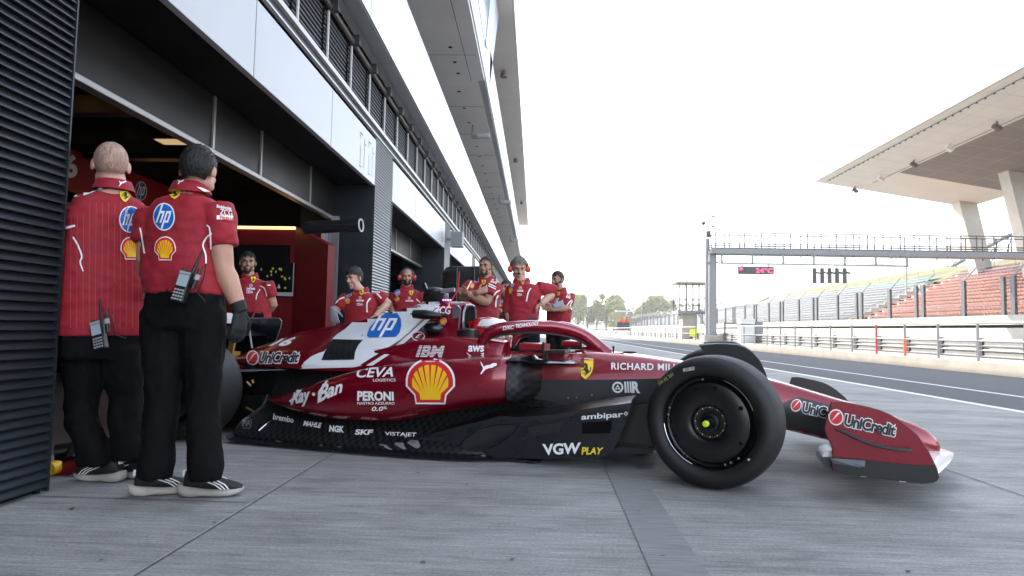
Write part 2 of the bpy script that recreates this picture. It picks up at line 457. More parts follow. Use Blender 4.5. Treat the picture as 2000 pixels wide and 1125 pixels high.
# ---------------------------------------------------------------- ground
sheet('ground', -900, 1500, -60, 2500, -0.03, 'earth')
sheet('pit_apron', -3.0, 5.62, -8, 230, 0.0, 'concrete_ground')
sheet('pit_lane', 5.62, 10.5, -8, 230, 0.0, 'asphalt')
sheet('lane_line', 5.55, 5.70, -8, 230, 0.004, 'road_paint')
sheet('lane_line', 7.00, 7.11, -8, 230, 0.004, 'road_paint')
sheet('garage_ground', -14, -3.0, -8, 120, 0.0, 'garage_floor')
sheet('slab_joint', -1.328, -1.318, -3, 120, 0.004, 'joint_light')
sheet('slab_joint', -1.318, -1.312, -3, 120, 0.004, 'joint_dark')
sheet('slab_joint', -2.37, -1.335, 3.105, 3.113, 0.004, 'joint_dark')
sheet('slab_joint', -3.0, -1.335, 4.335, 4.342, 0.004, 'joint_dark')
sheet('slab_joint', 2.63, 2.638, 1.0, 60, 0.004, 'joint_dark')
# a filled groove across the apron and rubber stains
def patch(name, pts, m, z=0.004):
    b = MB(); b.face([onZ(x, y, z) for x, y in pts]); return structure(b.build(name, m))
g = MB(); q0, q1 = onZ(1190, 872), onZ(1330, 1125); e = Vector((.105, 0, .004))
dv = (q1-q0); g.face([q0+Vector((-.1, 0, .004)), q0+Vector((.1, 0, .004)), q0+dv*1.6+Vector((.1, 0, .004)), q0+dv*1.6+Vector((-.1, 0, .004))]); structure(g.build('filled_groove', 'stained_concrete'))
sheet('track', 14.6, 31.5, -8, 420, 0.0, 'asphalt_old')
sheet('pit_wall_walk', 10.78, 14.6, -8, 230, 0.22, 'pale_concrete')
# ---------------------------------------------------------------- the pit building on the left
XF = -2.37; XD = -2.95; Y0 = 3.18; PER = 7.35; OPEN = 6.19; YEND = 72.0
bld = thing('pit_building', (XF, 0, 0), 0, 'long pit building with louvred piers, white fascia, glass balcony and overhanging roof', 'building')
def zigzag(y0, y1, z0, z1, x, p=0.045, d=0.03):
    b = MB(); z = z0; prof = []
    while z < z1-1e-4:
        prof += [(x-d, z), (x, z+.001), (x, z+.008), (x-d, min(z+p-.001, z1))]; z += p
    for (xa, za), (xb, zb) in zip(prof, prof[1:]):
        b.face([(xa, y0, za), (xa, y1, za), (xb, y1, zb), (xb, y0, zb)])
    return b
for k in range(-1, 9):
    ya = Y0+PER*k; yb = ya+OPEN; yc = ya+PER
    if k >= 0:
        # fascia in three white panels, dark joints between
        f = MB(); L = OPEN/3
        for i in range(3): f.box((XF-.06, ya+L*i+.008, 2.89), (XF, ya+L*(i+1)-.008, 3.555), bev=.004)
        f.build('fascia', 'white_panel', bld)
        f = MB(); f.box((XF-.4, ya+.01, 2.97), (XF-.075, yb-.01, 3.54)); f.build('fascia_backing', 'black_matt', bld)
        f = MB(); f.box((XD+.02, ya+.012, 2.905), (XF-.065, yb-.012, 2.945)); f.build('door_soffit', 'black_gloss', bld)
        # the raised shutter: panels in an aluminium frame
        zb = 2.37; s = MB(); s.box((XD-.05, ya+.02, zb+.05), (XD, yb-.02, 3.0)); sh = s.build('shutter', 'shutter', bld)
        s = MB(); s.box((XD-.07, ya+.015, zb), (XD+.02, yb-.015, zb+.045), bev=.006); s.build('bottom_rail', 'alu' if k else 'alu', sh)
        n = 0
        for yy in (ya+2.54, ya+3.57, ya+5.1) if k == 0 else (ya+1.5, ya+3.0, ya+4.6):
            s = MB(); s.box((XD+.001, yy, zb+.046), (XD+.018, yy+.035, 2.9)); s.build('mullion', 'alu', sh)
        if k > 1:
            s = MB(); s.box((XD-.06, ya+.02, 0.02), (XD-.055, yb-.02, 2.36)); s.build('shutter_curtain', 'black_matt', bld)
    # pier clad in louvres
    z = zigzag(yb if k >= 0 else -3, yc, 0.03, 3.6, XF, .045, .03)
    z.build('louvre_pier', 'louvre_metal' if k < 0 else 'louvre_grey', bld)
    pz = MB(); pz.box((XF-.5, (yb if k >= 0 else -3)+.035, .01), (XF-.036, yc-.035, 3.6)); pz.build('pier_core', 'black_matt', bld)
    j = MB(); j.box((XD-.5, (yb if k >= 0 else -3)+.004, 0), (XF-.033, (yb if k >= 0 else -3)+.03, 2.9)); j.box((XD-.5, yc-.03, 0), (XF-.033, yc-.004, 2.9)); j.build('jamb', 'navy_panel', bld)
    for yy in ((yb if k >= 0 else -3), yc-.012): j = MB(); j.box((XF-.032, yy-.004 if yy != yc-.012 else yc-.004, .01), (XF+.004, yy if yy != yc-.012 else yc+.006, 2.885 if k >= 0 else 3.6)); j.build('corner_trim', 'louvre_metal', bld)
# bands above the fascia
def band(name, x0, x1, z0, z1, m, y0=-3.0, y1=YEND, bev=0):
    b = MB(); b.box((x0, y0, z0), (x1, y1, z1), bev=bev); return b.build(name, m, bld)
band('shadow_gap', XF-.3, XF-.03, 3.605, 3.625, 'black_matt')
band('trim_rail', XF-.05, XF+.012, 3.625, 3.645, 'white_trim')
band('cable_tray', XF-.09, XF-.02, 3.65, 3.735, 'galv_dark')
band('trim_rail', XF-.05, XF+.02, 3.74, 3.795, 'white_trim')
zigzag(-3, YEND, 3.80, 4.36, XF-.01, .056, .028).build('louvre_band', 'louvre_dark', bld)
band('band_core', XF-.6, XF-.045, 3.80, 4.40, 'black_matt')
b = MB(); b.box((XF-.005, .6, 3.798), (XF+.012, .63, 4.36)); array(b.build('band_mullion', 'white_trim', bld), [(0, .92*i, 0) for i in range(1, 77)])
b = MB()
for i in range(15): b.box((XF-.012, .44, 3.812+.036*i), (XF+.004, .48, 3.830+.036*i))
array(b.build('louvre_shade_dot', 'black_matt', bld), [(0, .92*i, 0) for i in range(1, 35)])  # small dark boxes standing in for shadow and gaps beside the mullions
b = MB(); b.tube([(XF+.0, -3, 4.43), (XF+.0, YEND, 4.43)], .035, 8); b.build('service_pipe', mat('pipe_brown', (.07, .055, .045), .5, var=.3), bld)
b = MB(); b.box((XF-.04, -1, 4.40), (XF+.09, -.91, 4.52)); array(b.build('pipe_bracket', 'galv_dark', bld), [(0, .9*i, 0) for i in range(1, 57)])
band('ledge_back', XF-.6, XF-.045, 4.41, 5.2, 'black_matt')
band('ledge', -2.29, -2.085, 4.59, 4.70, 'ledge_grey', bev=.004)
for i in range(35):
    yy = -3.1+2.16*i; b = MB(); b.box((-2.085, yy+.008, 4.60), (-2.065, yy+2.152, 5.80)); gl = b.build('balcony_glass', 'frost_glass', bld)
    p = MB(); p.box((-2.087, yy+.008, 5.802), (-2.063, yy+2.152, 5.86)); p.build('glass_edge', 'glass_edge', gl)
band('balcony_floor', -4.5, -2.29, 4.62, 4.72, 'soffit')
band('first_floor_wall', -4.7, -4.5, 4.6, 7.75, 'dark_glass')
# second floor: soffit, white ribbon with the pointed window, recessed glazing, roof
ZS = 7.73; ys = onZ(890, 158, ZS).y
band('soffit', -6.0, -1.53, ZS, ZS+.1, 'soffit', 0, ys-.02)
band('soffit', -6.0, -1.72, ZS+.03, ZS+.13, 'soffit_far', ys+.02, YEND)
band('soffit_channel', -1.72, -1.53, ZS+.06, ZS+.16, 'ledge_grey', ys+.02, YEND)
b = MB(); yy = ys+2.2
while yy < YEND: b.box((-6, yy, ZS+.027), (-1.73, yy+.02, ZS+.031)); yy += 2.9
for yy in (ys-1.75,): b.box((-6, yy, ZS-.003), (-1.6, yy+.012, ZS+.001))
b.box((-1.9, 0, ZS-.003), (-1.888, ys-.03, ZS+.001))
b.build('soffit_joint', 'black_matt', bld)
b = MB()
b.tube([(-2.35, ys+.9, ZS+.022), (-2.35, ys+.9, ZS+.04)], .05, 12); array(b.build('downlight', 'black_matt', bld), [(0, 1.45*i, 0) for i in range(1, 16)]+[(.15, -1.45, -.03), (.15, -2.2, -.03), (.15, -3.1, -.03)])
XR = -1.5
tip = onX(956, 172, XR); up = onX(978, 0, XR); dirv = (up-tip); k = (12.15-tip.z)/dirv.z; topp = tip+dirv*k
b = MB(); b.prism([(XR, -1, ZS+.1), (XR, ys+.4, ZS+.1), (XR, tip.y, tip.z-.3), (XR, tip.y, tip.z), (XR, topp.y, 12.15), (XR, -1, 12.15)], (-.15, 0, 0), bev=.02)
vf = b.build('zigzag_wall', 'white_panel', bld)
pts = [onX(*q, XR+.012) for q in ((935, 0), (946, 75), (950, 92), (955, 95), (959, 88), (962, 70), (969, 0))]
b = MB(); b.prism(pts, (-.03, 0, 0)); b.build('window', 'window_blue', vf)
pts2 = [onX(*q, XR+.03) for q in ((958, 0), (949, 86), (951, 93), (955, 95), (959, 88), (962, 70), (969, 0))]
b = MB(); b.prism(pts2, (-.015, 0, 0)); b.build('window_reveal', mat('reveal_blue', (.36, .45, .58), .3), vf)
b = MB(); b.prism([(XR, tip.y, ZS+.12), (XR, YEND-3, ZS+.12), (XR, YEND-3, 9.6), (XR, tip.y+.05, 9.3)], (-.15, 0, 0)); b.build('ribbon_wall', 'white_panel', bld)
band('upper_glazing', -2.9, -2.6, 9.4, 12.19, 'dark_glass', 0, YEND-3)
band('roof', -16, -1.0, 12.2, 12.65, 'soffit_far', -6, YEND-.5)
band('back_wall', -16, -15.6, 0, 12.2, 'black_matt', -6, YEND-.5)
band('roof_edge', -1.0, -.93, 12.23, 12.68, 'white_trim', -6, YEND-.5)
b = MB(); b.box((-15.5, -6, 0), (-2.6, -5.7, 12.2)); b.box((-15.5, YEND-1, 0), (-2.6, YEND-.7, 12.2)); b.build('end_wall', 'soffit', bld)
# garage interior shell
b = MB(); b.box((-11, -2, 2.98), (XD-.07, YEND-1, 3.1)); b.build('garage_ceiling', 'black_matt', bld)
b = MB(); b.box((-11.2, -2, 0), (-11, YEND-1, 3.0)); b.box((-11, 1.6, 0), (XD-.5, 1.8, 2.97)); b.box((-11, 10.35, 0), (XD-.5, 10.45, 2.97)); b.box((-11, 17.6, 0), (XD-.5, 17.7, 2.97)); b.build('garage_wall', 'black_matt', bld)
# bay numbers drawn as open outlines
def outline(pts, w=.014):
    b = MB()
    for (a0, c0), (a1, c1) in zip(pts, pts[1:]):
        d = Vector((a1-a0, c1-c0)).normalized()*w*.5; n = Vector((-d.y, d.x))
        b.face([(XF+.004, a0-d.x-n.x, c0-d.y-n.y), (XF+.004, a1+d.x-n.x, c1+d.y-n.y), (XF+.004, a1+d.x+n.x, c1+d.y+n.y), (XF+.004, a0-d.x+n.x, c0-d.y+n.y)])
    return b
def one(y):
    return [[(y, 3.42), (y, 3.34)], [(y+.0, 3.42), (y+.12, 3.42)], [(y+.03, 3.24), (y+.03, 2.99)], [(y+.0, 2.97), (y+.09, 2.97)], [(y+.22, 3.4), (y+.22, 3.32), (y+.30, 3.32)], [(y+.22, 3.28), (y+.22, 2.98)]]
def number(name, strokes):
    b = MB()
    for s in strokes: 
        o = outline(s); me = bpy.data.meshes.new('t'); o.bm.to_mesh(me); o.bm.free(); b.bm.from_mesh(me); bpy.data.meshes.remove(me)
    b.build(name, 'black_ink', bld, recalc=False)
yb = Y0+OPEN
number('bay_number', one(yb-.86)+one(yb-.42))
yb += PER
number('bay_number', one(yb-1.1)+[[(yb-.62, 3.4), (yb-.3, 3.4), (yb-.3, 3.0), (yb-.62, 3.0), (yb-.62, 3.4)], [(yb-.54, 3.32), (yb-.38, 3.32), (yb-.38, 3.08), (yb-.54, 3.08), (yb-.54, 3.32)]])
# ---------------------------------------------------------------- things in and on the garage
def slab(name, pts, ext, m, label, cat, group=None):
    c = sum((Vector(p) for p in pts), Vector())/len(pts)
    t = thing(name, c, 0, label, cat, group); return t
for i, (x, y, sx, sy, mm, lb) in enumerate(((-5.1, 4.9, .36, 1.3, 'warm_lamp', 'large warm ceiling panel lamp above the shaven man in the garage'), (-4.35, 4.95, .05, .5, 'strip_lamp', 'thin bright ceiling tube lamp beside the large panel lamp'), (-4.25, 7.7, .3, .9, 'dim_lamp', 'dim ceiling panel lamp deep inside the garage'))):
    t = thing('ceiling_lamp', (x, y, 2.95), 0, lb, 'ceiling lamp', 'lamps on the garage ceiling')
    b = MB(); b.box((x-sx/2, y-sy/2, 2.93), (x+sx/2, y+sy/2, 2.94)); b.build('diffuser', mm, t)
    b = MB(); b.box((x-sx/2-.03, y-sy/2-.03, 2.941), (x+sx/2+.03, y+sy/2+.03, 2.975)); b.build('housing', 'plastic_black', t)
# red banner inside
XB = -5.2
a, b_, c_, d_ = onX(120, 285, XB), onX(395, 388, XB), onX(360, 452, XB), onX(120, 352, XB)
zt = (a.z+b_.z)/2; zl = (c_.z+d_.z)/2
t = thing('banner', (XB, a.y, zl), 0, 'red hanging banner with white race number and blue round logo behind the shaven man', 'banner')
b = MB(); b.box((XB-.03, a.y-.2, zl), (XB, b_.y, zt)); bn = b.build('cloth', 'red_banner', t)
YB0, YB1, ZB0, ZB1 = a.y-.2, b_.y, zl, zt
# red partition wall with lamp strip, dark window and screens
YW = 8.75
xl = onY(455, 450, YW).x; xr = onY(578, 450, YW).x; zs = onY(520, 444, YW).z; zw0 = onY(520, 580, YW).z; zw1 = onY(520, 478, YW).z
t = thing('partition_wall', (xr, YW, 0), 0, 'red garage partition with orange light strip, dark window and angled red end', 'partition')
b = MB(); b.box((xl-2.0, YW, 0), (xr, YW+.08, zw0)); b.box((xl-2.0, YW, zw1), (xr, YW+.08, zs-.03)); pw = b.build('panel', 'red_panel', t)
b = MB(); b.box((xl-1.6, YW-.006, .12), (xr-.16, YW-.001, zw0-.1), bev=.002); b.build('panel_inset', 'red_panel', t)
b = MB(); b.box((xl-2.0, YW+.03, zw0), (xr-.06, YW+.05, zw1)); b.build('window', 'black_gloss', t)
b = MB(); b.box((xl-2.0, YW-.02, zs-.022), (xr, YW+.02, zs+.01)); b.build('lamp_strip', 'strip_lamp', t)
p0, p1, p2 = onY(580, 446, YW), onY(641, 478, YW-.45), onY(641, 640, YW-.45)
b = MB(); b.prism([(xr, YW-.02, 0), (xr, YW-.02, zs-.02), (xr+.0, YW-.02, zs+.01), (p1.x, YW-.45, p1.z), (p1.x, YW-.45, 0)], (.06, .09, 0)); b.build('end_panel', 'red_panel', t)
b = MB(); b.box((xr-.06, YW-.012, zw0), (xr, YW+.02, zw1+.02)); b.build('window_frame', 'red_panel', t)
# screen with a board of name tags
xs0, xs1 = onY(500, 540, YW-.06).x, onY(574, 540, YW-.06).x
zb0, zb1 = onY(540, 578, YW-.06).z, onY(540, 513, YW-.06).z
t = thing('pin_board', (xs1, YW-.06, zb0), 0, 'black board scattered with white figures and yellow dots in front of the dark window', 'board')
b = MB(); b.box((xs0, YW-.06, zb0), (xs1, YW-.04, zb1)); b.build('board', 'black_gloss', t)
b = MB(); b.box((xs0, YW-.066, zb0), (xs1, YW-.061, zb0+.05)); b.box((xs1-.012, YW-.066, zb0+.051), (xs1, YW-.061, zb1)); b.build('edge_strip', mat('grey_ink', (.4, .4, .42), .5), t)
bms = []; rnd = random.Random(3)
for i in range(11):
    tb = fit(text_bm('4', .02)); s = .022
    x = xs0+.05+rnd.random()*(xs1-xs0-.12); z = zb0+.08+rnd.random()*(zb1-zb0-.14)
    for v in tb.verts: v.co = Vector((x+v.co.x*s, YW-.0625, z+v.co.y*s*1.5))
    bms.append(tb)
mesh_from(merge(bms), 'figure', 'white_ink', None).parent = None
fo = bpy.data.objects['figure']; fo.parent = t; fo.matrix_parent_inverse = t.matrix_world.inverted()
for i in range(9):
    b = MB(); x = xs0+.04+rnd.random()*(xs1-xs0-.1); z = zb0+.08+rnd.random()*(zb1-zb0-.14)
    b.tube([(x, YW-.0635, z), (x, YW-.0605, z)], .014, 12); b.build('dot', 'yellow_ink', t)
# exhaust hose
p = onY(705, 440, 7.9)
t = thing('extraction_pipe', (p.x-.6, 7.9, p.z), 0, 'black extraction pipe with bright rim sticking out of the garage under the shutter', 'pipe')
b = MB(); q = p+Vector((-.72, .08, -.03)); b.tube([q, p], .078, 28, cap=False); b.tube([q, p], .07, 28, cap=False); b.build('pipe', mat('pipe_gloss', (.02, .02, .024), .18, .3, coat=.5), t, smooth=True)
d = (p-q).normalized(); b = MB(); b.tube([p-d*.004, p+d*.006], .082, 28, cap=False); b.tube([p-d*.004, p+d*.006], .068, 28, cap=False)
ring = MB(); M = Matrix.Translation(p) @ d.to_track_quat('Y', 'Z').to_matrix().to_4x4(); ring.lathe([(.068, -.006), (.082, -.006), (.082, .008), (.068, .008), (.068, -.006)], M, 28); b.bm.free(); ring.build('rim', 'white_trim', t)
# door post with cable
p = onY(651, 520, 9.2)
t = thing('door_post', (p.x, 9.2, 0), 0, 'bare metal door guide post beside the red partition', 'post')
b = MB(); b.box((p.x-.045, 9.16, 0), (p.x+.0, 9.24, 2.4)); b.box((p.x+.003, 9.17, 0), (p.x+.06, 9.23, 2.4)); b.build('post', 'alu', t)
t2 = MB(); t2.tube([(p.x-.05, 9.12, 2.3), (p.x-.055, 9.1, 1.6), (p.x-.075, 9.09, 1.25), (p.x-.07, 9.1, 1.08), (p.x-.02, 9.1, 1.03)], .011, 8); tag(t2.build('cable', mat('cable_blue', (.02, .09, .3), .4)), 'blue cable hanging down the metal door post', 'cable')
b = MB(); b.box((p.x-.24, 9.35, 0), (p.x-.05, 9.4, 2.28)); tag(b.build('wall_strip', mat('cream', (.62, .58, .5), .6)), 'narrow cream board standing behind the metal door post', 'board')
# loudspeaker and cameras on the building
p = onX(893, 468, -2.1)
# wall mounted screens, rack and roof beams deep in the first garage
t = thing('tool_cabinet', (-8.2, 7.6, 0), 0, 'dark tool cabinet with red drawers deep inside the garage', 'cabinet')
b = MB(); b.box((-9.2, 7.2, 0), (-7.6, 8.2, 1.25), bev=.02); b.build('cabinet', 'plastic_black', t)
for i in range(5): b = MB(); b.box((-9.15, 7.18, .1+.22*i), (-7.65, 7.197, .29+.22*i), bev=.004); b.build('drawer', 'red_panel', t)
for i, y in enumerate((4.0, 5.6, 7.2)):
    b = MB(); b.box((-10.5, y, 2.7), (XD-.2, y+.14, 2.86)); tag(b.build('roof_beam', 'plastic_black'), ('nearest', 'middle', 'farthest')[i]+' dark beam under the garage ceiling', 'beam', 'beams under the garage ceiling')
for i, (y, m, lb) in enumerate(((6.0, 'dim_lamp', 'dim screen hanging left of the red partition'), (4.4, 'dim_lamp', 'dim screen hanging at the back of the garage behind the two men'))):
    t = thing('monitor', (-7.5, y, 1.9), 0, lb, 'monitor'); b = MB(); b.box((-7.6, y, 1.75), (-7.54, y+1.0, 2.3), bev=.01); b.build('case', 'plastic_black', t); b = MB(); b.box((-7.538, y+.04, 1.79), (-7.535, y+.96, 2.26)); b.build('screen', mat('screen_lit', (.02, .03, .05), .3, emit=(.25, .35, .5), estr=.03), t)
p = onX(893, 468, -2.1)
t = thing('loudspeaker', p, 0, 'square grey loudspeaker box mounted on the second louvred pier', 'loudspeaker')
b = MB(); b.box((p.x-.16, p.y-.17, p.z-.2), (p.x+.16, p.y+.17, p.z+.2), bev=.012); b.build('cabinet', 'grey_speaker', t)
b = MB(); b.box((p.x-.13, p.y-.178, p.z-.17), (p.x+.13, p.y-.1705, p.z+.17)); b.build('grille', mat('grille', (.2, .2, .21), .7, var=.2, vscale=60), t)
b = MB(); b.box((XF-.03, p.y-.03, p.z-.03), (p.x-.16, p.y+.03, p.z+.03)); b.build('bracket', 'galvanised', t)
for i, (px, py, lb) in enumerate(((937, 270, 'nearest twin security camera hanging from the balcony soffit'), (985, 398, 'second twin security camera hanging from the soffit, further along'), (1003, 472, 'small distant twin security camera hanging from the soffit'))):
    p = onZ(px, py, 7.3)
    t = thing('security_camera', (p.x, p.y, 7.75), 0, lb, 'camera', 'security cameras under the soffit')
    b = MB(); b.tube([(p.x-.25, p.y, 7.76), (p.x-.25, p.y, 7.3), (p.x-.05, p.y, 7.3)], .03, 8); b.tube([(p.x-.25, p.y+.1, 7.4), (p.x-.05, p.y+.1, 7.4)], .025, 8); b.build('bracket', 'galvanised', t)
    for s in (0, 1):
        b = MB(); b.tube([(p.x-.08, p.y-.15+s*.2, 7.32+.1*s), (p.x+.34, p.y-.15+s*.2, 7.32+.1*s)], .075, 14); b.build('camera_body', 'grey_speaker', t)
for px, py, lb in ((984, 145, 'nearest round floodlight under the roof overhang'), (1007, 313, 'second round floodlight under the roof overhang'), (1019, 396, 'farthest small floodlight under the roof overhang')):
    p = onZ(px, py, 12.05)
    t = thing('floodlight', (p.x, p.y, 12.2), 0, lb, 'floodlight', 'floodlights under the roof overhang')
    b = MB(); b.lathe([(.0, 0), (.16, 0), (.13, .22), (.0, .26)], Matrix.Translation((p.x, p.y, 11.92)) @ Matrix.Rotation(R(90), 4, 'X'), 16); b.build('lamp_head', mat('brown_lamp', (.2, .15, .12), .5), t, smooth=True)
    b = MB(); b.box((p.x-.03, p.y-.03, 12.0), (p.x+.03, p.y+.03, 12.2)); b.build('bracket', 'galv_dark', t)
# ---------------------------------------------------------------- pit wall and hand rail
b = MB(); b.box((10.5, -8, -.02), (10.78, 230, .28), bev=.015); w_ = tag(b.build('pit_wall', 'pale_concrete'), 'low pale concrete wall running along the far edge of the dark pit lane', 'wall')
t = thing('hand_rail', (10.65, 14, .28), 0, 'long white hand rail with thin posts standing on the low pit wall', 'railing')
b = MB()
for z, r in ((1.2, .028), (.77, .018)): b.tube([(10.65, 2, z), (10.65, 36.5, z)], r, 8)
b.build('rail', 'white_trim', t)
for i in range(19):
    y = 5.6+1.478*i*(1+.0035*i)
    mm = 'galvanised'; lb = None
    if abs(y-20.2) < .75: mm = 'red_post'; lb = 'red painted post'
    b = MB(); b.box((10.625, y-.02, .28), (10.675, y+.02, 1.2)); o = b.build('post', mm, t)
    if lb: o['label'] = lb
    if abs(y-18.7) < .7:
        b = MB(); b.box((10.62, y-.025, .3), (10.68, y+.025, .77)); c = b.build('sleeve', 'orange_post', t); c['label'] = 'orange sleeve on the lower post'
t = thing('hand_rail', (10.65, 60, .28), 0, 'farther stretch of white hand rail beyond the gantry foot', 'railing')
b = MB()
for z, r in ((1.2, .03), (.77, .02)): b.tube([(10.65, 44, z), (10.65, 200, z)], r, 6)
b.build('rail', 'white_trim', t)
b = MB(); y = 44
for i in range(44): b = MB(); b.box((10.62, y-.025, .28), (10.68, y+.025, 1.2)); b.build('post', 'galvanised', t); y += 1.9+.06*i
t = thing('barrier_gate', (10.65, 40, .28), 0, 'grey barrier of two bars at the gap in the hand rail', 'barrier')
b = MB(); b.box((10.6, 37.2, .28), (10.68, 37.26, 1.42)); b.build('post', 'galv_dark', t)
b = MB(); b.tube([(10.64, 37.2, 1.38), (12.6, 37.2, 1.3)], .03, 6); b.tube([(10.64, 37.2, .8), (12.6, 37.2, .7)], .03, 6); b.build('bar', 'galv_dark', t)
t = thing('power_cabinet', (13.0, 42.5, .22), 0, 'white power cabinet with grey box on the pit wall walkway', 'cabinet')
b = MB(); b.box((13.0, 42, .22), (13.9, 42.6, 1.75), bev=.02); b.build('cabinet', 'roof_white', t); b = MB(); b.box((13.95, 42, .5), (14.4, 42.5, 1.6), bev=.03); b.build('side_box', 'galvanised', t)
# armco behind the walk: beams on blocks
t = thing('crash_barrier', (13.9, 20, .2), 0, 'double steel crash barrier with dark mounting blocks behind the hand rail', 'crash barrier')
def wbeam(x, z, y0, y1):
    b = MB(); pr = [(0, .15), (-.05, .13), (-.08, .09), (-.02, .05), (-.02, -.05), (-.08, -.09), (-.05, -.13), (0, -.15)]
    for (xa, za), (xb, zb_) in zip(pr, pr[1:]): b.face([(x+xa, y0, z+za), (x+xa, y1, z+za), (x+xb, y1, z+zb_), (x+xb, y0, z+zb_)])
    return b
for z in (.36, .68): wbeam(14.0, z, 8, 230).build('beam', 'galvanised', t)
b = MB(); b.box((13.93, 9, .2), (14.15, 9.28, .84)); array(b.build('mounting_block', 'galv_dark', t), [(0, 2.0*i, 0) for i in range(1, 71)])
# far wall of the track, gap, upper wall
b = MB(); b.box((32, 0, 0), (32.3, 420, 1.55)); b.box((32.6, 0, 1.78), (33.9, 420, 2.45)); b.box((32.3, 0, 1.2), (32.9, 420, 1.3)); tag(b.build('track_wall', 'pale_concrete'), 'long pale double concrete wall across the race track', 'wall')
b = MB()
for z in (.5, .9): pass
b.bm.free()
t = thing('debris_fence', (34, 60, 2.45), 0, 'tall debris fence of dark upright posts and thin wires in front of the seats', 'fence')
rnd = random.Random(11); y = 26.0; i = 0
while y < 330:
    b = MB(); b.box((33.9, y-.22, 2.45), (34.1, y+.22, 5.32)); b.build('post', 'galv_dark', t)
    if i % 2 == 0: b = MB(); b.box((33.9, y+.85, 2.45), (34.1, y+1.2, 5.32)); b.build('post', 'galv_dark', t)
    b = MB(); b.tube([(34, y, 5.3), (35.0, y, 6.4)], .07, 6); b.build('arm', 'galvanised', t)
    y += 5.45; i += 1
    if i > 54: break
b = MB()
for z in [2.9+.6*k for k in range(5)]: b.tube([(34, 20, z), (34, 330, z)], .010, 4)
for k in range(3): b.tube([(34.3+.3*k, 20, 5.65+.35*k), (34.3+.3*k, 330, 5.65+.35*k)], .010, 4)
b.build('wire', 'galvanised', t)
# ---------------------------------------------------------------- grandstands
def seats(y0, y1, x, z, m, t, rnd, gap=.0):
    b = MB(); y = y0
    while y < y1:
        if rnd.random() > gap:
            b.box((x, y, z+.40), (x+.42, y+.43, z+.46)); b.box((x+.38, y, z+.46), (x+.45, y+.43, z+.57))
        y += .5
    return b
def stand(name, label, y0, y1, rows, seatm, tagm, x0=36.0, z0=2.45, sl=.5, step=.8):
    t = thing(name, (x0, (y0+y1)/2, z0), 0, label, 'grandstand')
    b = MB()
    for r in range(rows):
        x = x0+step*r; z = z0+sl*step*r
        b.box((x, y0, z-.6), (x+step+.02, y1, z))
    b.build('terrace', tagm, t)
    rnd = random.Random(5)
    for r in range(rows):
        x = x0+step*r+.25; z = z0+sl*step*r
        seats(y0+.3, y1-.3, x, z, None, t, rnd).build('seat_row', seatm(r), t)
    b = MB(); b.tube([(x0+.1, y0, z0+1.0), (x0+.1, y1, z0+1.0)], .025, 5)
    xe = x0+step*rows; ze = z0+sl*step*rows; b.tube([(xe, y0, ze+1.0), (xe, y1, ze+1.0)], .03, 5)
    k = y0
    while k < y1: b.tube([(x0+.1, k, z0), (x0+.1, k, z0+1.0)], .025, 5); b.tube([(xe, k, ze), (xe, k, ze+1.0)], .03, 5); k += 3
    b.build('front_rail', 'galvanised', t); return t
stand('grandstand', 'near grandstand with rows of orange red seats under the canopy', 24, 74, 14, lambda r: 'seat_red' if r < 11 else 'seat_purple', 'stand_concrete')
stand('grandstand', 'middle grandstand with rows of pale blue seats beyond the red seats', 78, 130, 13, lambda r: 'seat_blue', 'stand_concrete')
stand('grandstand', 'far grandstand of pale seats along the straight', 134, 215, 12, lambda r: 'seat_blue', 'stand_concrete', sl=.42)
stand('grandstand', 'farthest low grandstand near the trees', 220, 320, 10, lambda r: 'seat_blue', 'stand_concrete', sl=.36)
def upper(label, pts_lo, pts_hi, n=10):
    t = thing('grandstand', pts_lo[0], 0, label, 'grandstand')
    a0, a1 = Vector(pts_lo[0]), Vector(pts_lo[1]); c0, c1 = Vector(pts_hi[0]), Vector(pts_hi[1])
    b = MB(); b.prism([a0, a1, c1, c0], (0, 0, -.5)); b.build('deck', 'seat_white', t)
    for i in range(n):
        f = (i+.3)/n; p, q = a0.lerp(c0, f), a1.lerp(c1, f)
        b = MB(); d = (q-p).normalized(); b.tube([p+Vector((0, 0, .4)), q+Vector((0, 0, .4))], (.16, .22), 4) if False else b.prism([p+Vector((0, 0, .1)), q+Vector((0, 0, .1)), q+Vector((.3, 0, .75)), p+Vector((.3, 0, .75))], (.12, 0, 0)); b.build('seat_row', 'seat_pale', t)
    b = MB(); m = 26
    for i in range(m):
        p = a0.lerp(a1, i/m); q = c0.lerp(c1, i/m)
        b.tube([p+Vector((0, 0, -.4)), p+Vector((.4, 0, -3.0))], .09, 5); b.tube([q+Vector((0, 0, -.4)), q+Vector((-2, 0, -6.5))], .09, 5); b.tube([p+Vector((0, 0, -3.0)), q+Vector((0, 0, -.4))], .07, 5)
    b.build('scaffold', 'galv_dark', t)
upper('scaffold grandstand of pale seats high on the grass hill behind the start lights', ((72, 118, 12.6), (72, 205, 12.2)), ((84, 118, 19.5), (84, 205, 17.5)))
upper('scaffold grandstand of pale seats farther along the hill behind the gantry post', ((72, 215, 11.0), (72, 330, 8.5)), ((84, 215, 16.6), (84, 330, 12.6)))
